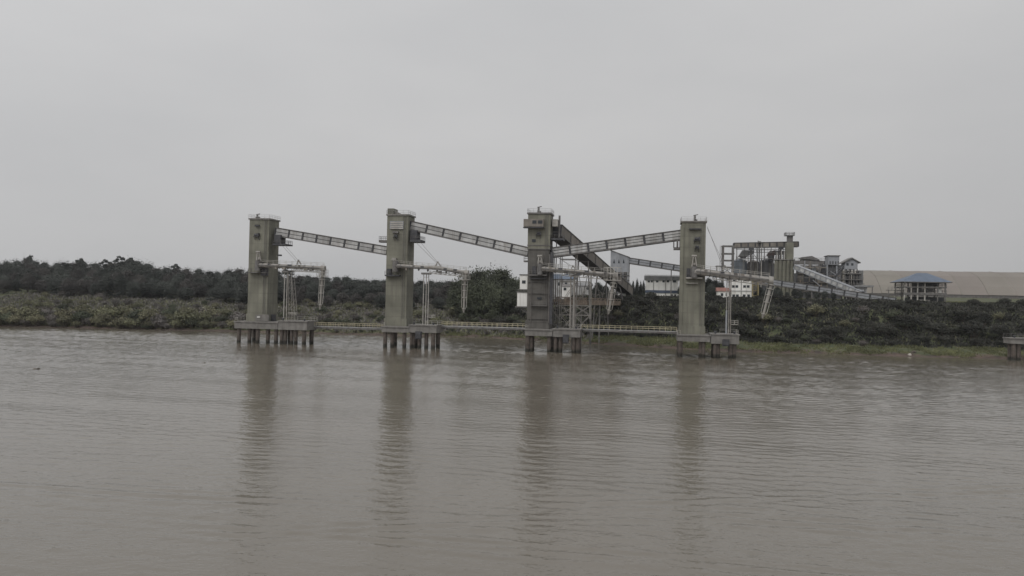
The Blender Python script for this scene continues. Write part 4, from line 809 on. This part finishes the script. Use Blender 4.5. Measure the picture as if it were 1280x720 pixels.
# ------------------------------------------------------------------ vegetation
def leafcloud(blobs, n, size, seed, flat=1.0):
    r = np.random.default_rng(seed); vs = []; 
    wts = np.array([b[3]**2 for b in blobs]); wts = wts/wts.sum(); pick = r.choice(len(blobs), n, p=wts)
    B = np.array([b[:4] for b in blobs])[pick]; sq = np.array([b[4] for b in blobs])[pick]
    d = r.normal(size=(n,3)); d /= np.linalg.norm(d,axis=1)[:,None]; d[:,2] = np.where(d[:,2] < -.35, -d[:,2]*.6, d[:,2])
    rad = B[:,3]*(r.uniform(.3,1.0,n)**.6)*(1+.22*np.abs(r.normal(size=n))); P = B[:,:3]+d*rad[:,None]*np.stack([np.ones(n),np.ones(n),sq],1)
    nrm = d+r.normal(size=(n,3))*.55; nrm /= np.linalg.norm(nrm,axis=1)[:,None]
    a = np.cross(nrm, r.normal(size=(n,3))); a /= np.linalg.norm(a,axis=1)[:,None]; c = np.cross(nrm,a)
    s = size*r.uniform(.5,1.25,n)[:,None]; s2 = s*r.uniform(.5,1.0,n)[:,None]
    v = np.stack([P-a*s, P-c*s2*.8, P+a*s+nrm*s*.15, P+c*s2], 1).reshape(-1,3)
    return v, np.arange(4*n).reshape(n,4)
def twigs(n, h, rad, seed, th=.05):
    r = np.random.default_rng(seed); mb = MB()
    for _ in range(n):
        t_ = r.uniform(0,6.28); k = r.uniform(.2,1)*rad; p = V(k*.25*math.cos(t_),k*.25*math.sin(t_),0); q = V(k*math.cos(t_),k*math.sin(t_),h*r.uniform(.6,1.08))
        m_ = p.lerp(q,.55)+V(r.normal()*.15,r.normal()*.15,h*.08); mb.bar(p,m_,th*1.3); mb.bar(m_,q,th); q2 = m_+V(r.normal()*.5,r.normal()*.5,h*.3); mb.bar(m_,q2,th*.8)
    return mb
def crown_blobs(h, r, seed, base=.3, nb=11, shape='round'):
    g = np.random.default_rng(seed); bl = []
    for i in range(nb):
        f = (i+g.uniform(0,1))/nb; z = h*(base+(1-base)*f*.86); env = r*(math.sin(math.pi*(.18+.72*f))**.8 if shape == 'round' else (1.0 if f > .55 else .55) if shape == 'umbrella' else (1-f*.85)*.75)
        a = g.uniform(0,6.28); k = env*g.uniform(.25,.8); br = r*g.uniform(.2,.46)*(1 if shape != 'cone' else .7*(1.2-f))
        bl.append((k*math.cos(a),k*math.sin(a),z,br,g.uniform(.6,.85)))
    if shape == 'cone': return [(g.normal()*.15,g.normal()*.15,h*(.08+.86*f),r*(1-f)**.8*.8+.3,1.3) for f in np.linspace(0,1,13)]
    bl.append((0,0,h*.93-r*.15,r*.3,.7))
    if shape == 'round': bl += [(0,0,h*(base+(1-base)*.45),r*.82,h*(1-base)*.46/(r*.82))]*6
    return bl
def tree_proto(h, r, seed, leafm, nleaf, size, base=.3, nb=11, shape='round'):
    bl = crown_blobs(h,r,seed,base,nb,shape); v, f = leafcloud(bl,nleaf,size,seed)
    cm = bulk('crown', v, f, leafm); mb = MB(); g = np.random.default_rng(seed+1)
    top = V(g.normal()*.3,g.normal()*.3,h*.62); mb.cyl((0,0,-.6),top,.026*h*.7,.009*h,8); 
    for b_ in bl[:7]:
        s_ = V(0,0,0).lerp(top,min(.95,max(.35,(b_[2]/h-.12)/.62))); mb.cyl(s_,V(*b_[:3]),.008*h,.003*h,5)
    tm = mb.mesh('trunk'); tm.materials.append(MATS['bark']); return cm, tm, h
def plant_tree(name, proto, lab, group, x, y, height, wide=1.0, z=None):
    cm, tm, h = proto; s_ = height/h; e = thing(name, lab, 'tree', (x,y,ghf(x,y) if z is None else z), group)
    e.matrix_world = G @ Matrix.Translation((x,y,ghf(x,y)-.1)) @ Matrix.Rotation(random.uniform(0,6.28),4,'Z') @ Matrix.Diagonal((s_*wide,s_*wide,s_,1))
    for nm, m_ in (('crown',cm),('trunk',tm)):
        o = bpy.data.objects.new(nm,m_); COL.objects.link(o); o.parent = e
    return e
F_DARK = [tree_proto(16,5.2,100+i,'leaf_dark',9500,.29,.1,34) for i in range(4)]
F_BRN = [tree_proto(15,5.0,120+i,'leaf_brown',7500,.27,.12,32) for i in range(3)]
F_UMB = [tree_proto(18,5.0,140+i,'leaf_dark',1500,.42,.62,9,'umbrella') for i in range(2)]
F_MID = [tree_proto(15,5.4,160+i,'leaf_mid',9500,.29,.06,30) for i in range(3)]
F_CON = [tree_proto(13,2.8,180+i,'leaf_dark',4500,.24,.08,14,'cone') for i in range(2)]
skyl = [(-260,330),(-120,326),(0,325),(37,321),(60,326),(95,324),(130,326.5),(150,322),(175,324),(200,331.5),(240,333),(270,336),(300,334),(345,336),(380,341),(410,344.5),(440,344.5),(470,347.5),(520,348),(550,348),(575,347),(640,352),(690,356)]
KX, KY = zip(*skyl)
WL = {'d': 'dark evergreen tree in the wood behind the scrubby low bank', 'b': 'brownish half bare tree in the wood behind the scrubby low bank', 'u': 'flat topped tree rising above the wood behind the scrubby low bank'}
RANK = ('in the last rank of the wood', 'high in the wood', 'low in the wood', 'at the front of the wood')
for row, (Y0, lowr) in enumerate(((215,(0,3)), (190,(4,11)), (168,(10,20)), (150,(17,27)))):
    px = -150.0 if row < 2 else -60.0
    while px < 655:
        y = Y0+random.uniform(-9,9); py = np.interp(px,KX,KY)+random.uniform(*lowr); pt = S(px,py,y); g_ = ghf(pt.x,y); h = pt.z-g_
        if h > 4 and not (row == 3 and px > 560):
            k = random.choices('dbu',(.6,.34,.06 if row == 0 else 0.0))[0]
            if k == 'u': h += 1.5
            pr = random.choice({'d':F_DARK,'b':F_BRN,'u':F_UMB}[k]); plant_tree('woodland_tree', pr, WL[k].replace('in the wood', RANK[row]).replace('rising above the wood', 'in the last rank of the wood'), 'trees of the far wood', pt.x, y, h, random.uniform(.75,1.3)*min(1.6,max(.9,15/h)))
        px += (12.5,12.5,14,16)[row]*random.uniform(.75,1.25)
for px_, py_ in ((37,318.5),(101,322),(97,324),(153,319.5),(163,321),(219,329)):
    pt = S(px_,py_,222); plant_tree('woodland_tree', F_UMB[px_ % 2], 'tall flat topped tree standing out above the wood', 'tall trees above the wood', pt.x, 222, pt.z-ghf(pt.x,222), .8)
# leafy clump between the second and the dark tower
for px_, py_, y in ((586,338,120),(597,334,116),(610,333.5,118),(623,333,112),(630,336,118),(641,345,110),(651,346,116),(573,348,118),(604,348,100),(620,352,98),(640,356,98),(588,354,102),(655,352,106)):
    pt = S(px_,py_,y); plant_tree('leafy_tree', random.choice(F_MID), 'tall leafy green tree in the clump behind the pale catwalk', 'leafy clump behind the catwalk', pt.x, y, pt.z-ghf(pt.x,y), .85)
for px_, py_ in ((787.5,352),(791.5,349),(796.5,346.5),(801,350),(804.5,349)):
    pt = S(px_,py_,118); plant_tree('conical_tree', random.choice(F_CON), 'dark conical tree between the grey transfer house and the white hall', 'dark conical trees by the white hall', pt.x, 118, pt.z-ghf(pt.x,118), .75)
for px_, py_, y in ((886,346,106),(893,349,104),(900,352,108),(889,354,98),(748,352,112),(757,356,110),(744,358,104),(852,356,100),(975,362,94),(984,364,96),(1000,362,98),(1010,364,92),(1031,363,94),(1042,365,93),(950,358,100),(955,362,96),(961,357,101),(967,360,97),(972,358,100),(945,364,98),(993,360,99),(1021,364,96),(1133,371,92),(1137,373,93)):
    pt = S(px_,py_,y); plant_tree('plant_tree', random.choice(F_DARK), 'small dark tree among the plant buildings on the terrace', 'small trees among the plant buildings', pt.x, y, pt.z-ghf(pt.x,y), random.uniform(.9,1.2))
# shrubs: one mesh each, leaves and stems
def shrub_proto(h, r, seed, leafm, nleaf, size, ntw):
    bl = crown_blobs(h,r,seed,.18,9); v, f = leafcloud(bl,nleaf,size,seed); tw = twigs(ntw,h,r*.9,seed,.06)
    o = len(v); fs = [tuple(q) for q in f.tolist()]+[tuple(i+o for i in q) for q in tw.f]; me = bpy.data.meshes.new('shrub')
    me.from_pydata(v.tolist()+tw.v, [], fs); me.materials.append(MATS[leafm]); me.materials.append(MATS['bark'])
    mi = np.zeros(len(fs),np.int32); mi[len(f):] = 1; me.polygons.foreach_set('material_index', mi); return me, h
SH = {'olive':[shrub_proto(4,2.6,200+i,'leaf_olive',1100,.21,14) for i in range(4)], 'grey':[shrub_proto(4,2.6,220+i,'leaf_grey',650,.19,30) for i in range(3)],
      'mid':[shrub_proto(4,2.6,240+i,'leaf_mid',1100,.21,8) for i in range(3)], 'bluff':[shrub_proto(4,2.7,260+i,'leaf_bluff',1150,.21,12) for i in range(4)]}
def shrub(kind, x, y, h, wide, lab, group):
    name, cat = {'olive':('willow_shrub','willow'),'grey':('bare_shrub','bare shrub'),'mid':('leafy_shrub','leafy shrub'),'bluff':('bluff_shrub','shrub')}[kind]
    me, h0 = random.choice(SH[kind]); o = bpy.data.objects.new(name, me); COL.objects.link(o); s_ = h/h0
    o.matrix_world = G @ Matrix.Translation((x,y,ghf(x,y)-.15)) @ Matrix.Rotation(random.uniform(0,6.28),4,'Z') @ Matrix.Diagonal((s_*wide,s_*wide,s_,1)); tag(o,lab,cat,group)
LBL = {'olive':'olive green willow shrub on the scrubby low bank','grey':'greyish half bare shrub on the scrubby low bank','mid':'dark green leafy shrub on the scrubby low bank'}
cnt = 0
for d0, d1, nn in ((2.5,9,66),(9,25,66),(25,55,62),(55,95,56),(95,140,46)):
    for i in range(nn):
        d = random.uniform(d0,d1); xl = -222-.55*d; x = xl+(-2-xl)*(i+random.uniform(-.6,.6))/nn; y = float(ys(x))+d
        u_ = min(1,max(0,(x+185)/172)); k = random.choices(('olive','grey','mid'), (.62-.3*u_,.26+.1*u_,.2+.3*u_))[0]
        h = random.uniform(2.6,4.6) if d1 > 9 else random.uniform(1.6,4.4)
        if u_ < .38 and d1 <= 25: h *= random.uniform(1.0,1.9)
        if u_ > .55 and d1 <= 9: h *= .55
        shrub(k,x,y,h,random.uniform(.9,1.35),LBL[k].replace('on the scrubby', {9:'at the foot of the scrubby',25:'just behind the water edge of the scrubby',55:'midway across the scrubby',95:'well back on the scrubby',140:'below the wood on the scrubby'}[d1]),k+' shrubs of the low bank'); cnt += 1
for i in range(34):
    x = -250+118*(i+random.uniform(-.5,.5))/34; y = float(ys(x))+random.uniform(.3,2.5); k = random.choice(('olive','olive','mid','grey'))
    shrub(k,x,y,random.uniform(2.2,5.2),random.uniform(1.0,1.4),LBL[k].replace('on the scrubby low bank','leaning out over the water edge'),k+' shrubs at the water edge')
for d0, d1, nn in ((10,16,58),(16,23,66),(23,30,66),(30,38,62),(38,46,44)):
    for i in range(nn):
        x = -22+205*(i+random.uniform(-.6,.6))/nn; d = random.uniform(d0,d1); y = float(ys(x))+d
        k = random.choices(('bluff','grey','mid','olive'),(.78,.09,.1,.03))[0]; h = random.choice((1.5,2.2,2.8,3.2,3.8,4.8))*random.uniform(.85,1.15)*(.75 if d1 > 38 or d0 < 12 else 1)
        if d > 27: h *= .6
        if d > 34: h *= .55
        shrub(k,x,y,h,random.uniform(1.0,1.4),{'bluff':'dark dense shrub ','grey':'greyish twiggy shrub ','mid':'green leafy shrub ','olive':'olive green shrub '}[k]+{16:'at the foot of the steep bluff behind the grass strip',23:'low on the steep bluff below the plant',30:'midway up the steep bluff below the plant',38:'high on the steep bluff below the plant',46:'along the top edge of the steep bluff'}[d1], k+' shrubs of the bluff')
for i in range(26):
    x = random.uniform(20,175); y = float(ys(x))+random.uniform(34,43)
    shrub('bluff',x,y,random.uniform(1.8,3.2)*(.6 if 100 < x < 128 else 1),random.uniform(1.0,1.5),'bushy dark shrub standing proud along the top edge of the steep bluff','tall shrubs on the bluff edge')
# ground cover: uncountable
def cover(name, lab, x0, x1, d0, d1, n, size, m, hgt, seed, clump=0.0):
    r = np.random.default_rng(seed); x = r.uniform(x0,x1,n); d = r.uniform(d0,d1,n); y = ys(x)+d
    if clump: k = wob(x*2.2,y*2.2)+.35*wob(x*7,y*7)+r.normal(size=n)*.35 > clump; x, y = x[k], y[k]; n = len(x)
    z = gh(x,y); t_ = r.uniform(0,6.28,n); s = size*r.uniform(.5,1.3,n); h = hgt*r.uniform(.4,1.3,n); le = r.normal(size=(n,2))*.35*h[:,None]
    dx, dy = np.cos(t_)*s, np.sin(t_)*s; z0 = z-.1
    v = np.stack([np.stack([x-dx,y-dy,z0],1),np.stack([x+dx,y+dy,z0],1),np.stack([x+dx*.5+le[:,0],y+dy*.5+le[:,1],z0+h],1),np.stack([x-dx*.8+le[:,0],y-dy*.8+le[:,1],z0+h*.8],1)],1).reshape(-1,3)
    me = bulk(name,v,np.arange(4*n).reshape(n,4),m); o = bpy.data.objects.new(name,me); COL.objects.link(o); o.matrix_world = G; o['kind'] = 'stuff'; tag(o,lab,'undergrowth' if 'under' in name else 'grass')
cover('undergrowth','low olive undergrowth between the shrubs of the low bank',-300,20,3,150,80000,.35,'leaf_olive',.9,301,-.3)
cover('undergrowth','greyish dead undergrowth between the shrubs of the low bank',-300,20,4,150,56000,.28,'leaf_grey',1.1,302,.0)
cover('undergrowth','dark undergrowth covering the steep bluff',-25,200,11,46,52000,.32,'leaf_bluff',.9,303,-.6)
cover('shore_grass','rough green grass along the shore strip',-40,200,.7,13,60000,.16,'grass',.5,304,.08)
cover('bluff_grass','tall dry grass and dead stems scattered over the steep bluff',-25,200,9,44,11000,.06,'leaf_brown',1.4,310,.25)
cover('shore_grass','thin grass along the muddy foot of the low bank',-230,-40,1.5,7,9000,.14,'grass',.4,305,.1)
cover('terrace_grass','short green grass on the terrace above the bluff',60,230,42,100,24000,.2,'grass',.3,306)

# ------------------------------------------------------------------ small things
for (a, c, lab) in ((45,461.5,'dark floating branch with a pale tip drifting alone on the river'),(254,454,'tiny dark floating driftwood drifting on the river')):
    p = SZ(a,c,0); s_ = .65 if a < 100 else .45
    t = thing('driftwood', lab, 'driftwood', (p.x,p.y,0)); part(t, 'trunk', MB().cyl((p.x-1.1*s_,p.y,-.05),(p.x+.9*s_,p.y+.4,.18*s_),.2*s_,.12*s_,8), 'bark'); part(t, 'branch', MB().cyl((p.x+.2*s_,p.y+.2,.1),(p.x+1.2*s_,p.y-.1,.6*s_),.08*s_,.03,6).cyl((p.x-.3,p.y+.1,.05),(p.x-.7*s_,p.y,.4*s_),.06*s_,.03,6), 'wood')
def stone(px_, py_, sx_, sz_, lab, m='pale_stone', z=.2):
    p = SZ(px_,py_,z); r = np.random.default_rng(int(px_)); mb = MB(); mb.cyl((0,0,-.3),(0,0,sz_*.5),sx_,sx_*.8,9).cyl((0,0,sz_*.5),(0,0,sz_),sx_*.8,sx_*.35,9)
    mb.v = [(v[0]*r.uniform(.8,1.2)+p.x, v[1]*r.uniform(.5,.8)+p.y, v[2]*r.uniform(.8,1.1)+ghf(p.x,p.y)) for v in mb.v]
    solo('boulder', mb, m, lab, 'rock', (p.x,p.y,ghf(p.x,p.y)))
stone(1137,444.5,.6,.5,'single pale rock at the water edge below the grassy strip')
stone(1142,444,.9,.7,'dark wet rock beside the single pale rock at the water edge','pile')

# ------------------------------------------------------------------ damp air
hm = bpy.data.materials.new('damp_air'); hm.use_nodes = True; t = hm.node_tree; t.nodes.clear()
pv_ = t.nodes.new('ShaderNodeVolumePrincipled'); pv_.inputs['Color'].default_value = (0.93, 0.95, 1, 1); pv_.inputs['Density'].default_value = 0.00007; pv_.inputs['Anisotropy'].default_value = 0.0
oo = t.nodes.new('ShaderNodeOutputMaterial'); t.links.new(pv_.outputs[0], oo.inputs['Volume'])
me = MB().box(-2500,2500,-1000,2500,-9,62).mesh('haze'); me.materials.append(hm); o = bpy.data.objects.new('haze', me); COL.objects.link(o); o.matrix_world = G; o['kind'] = 'stuff'; tag(o, 'thin damp haze over the river and the banks', 'haze')
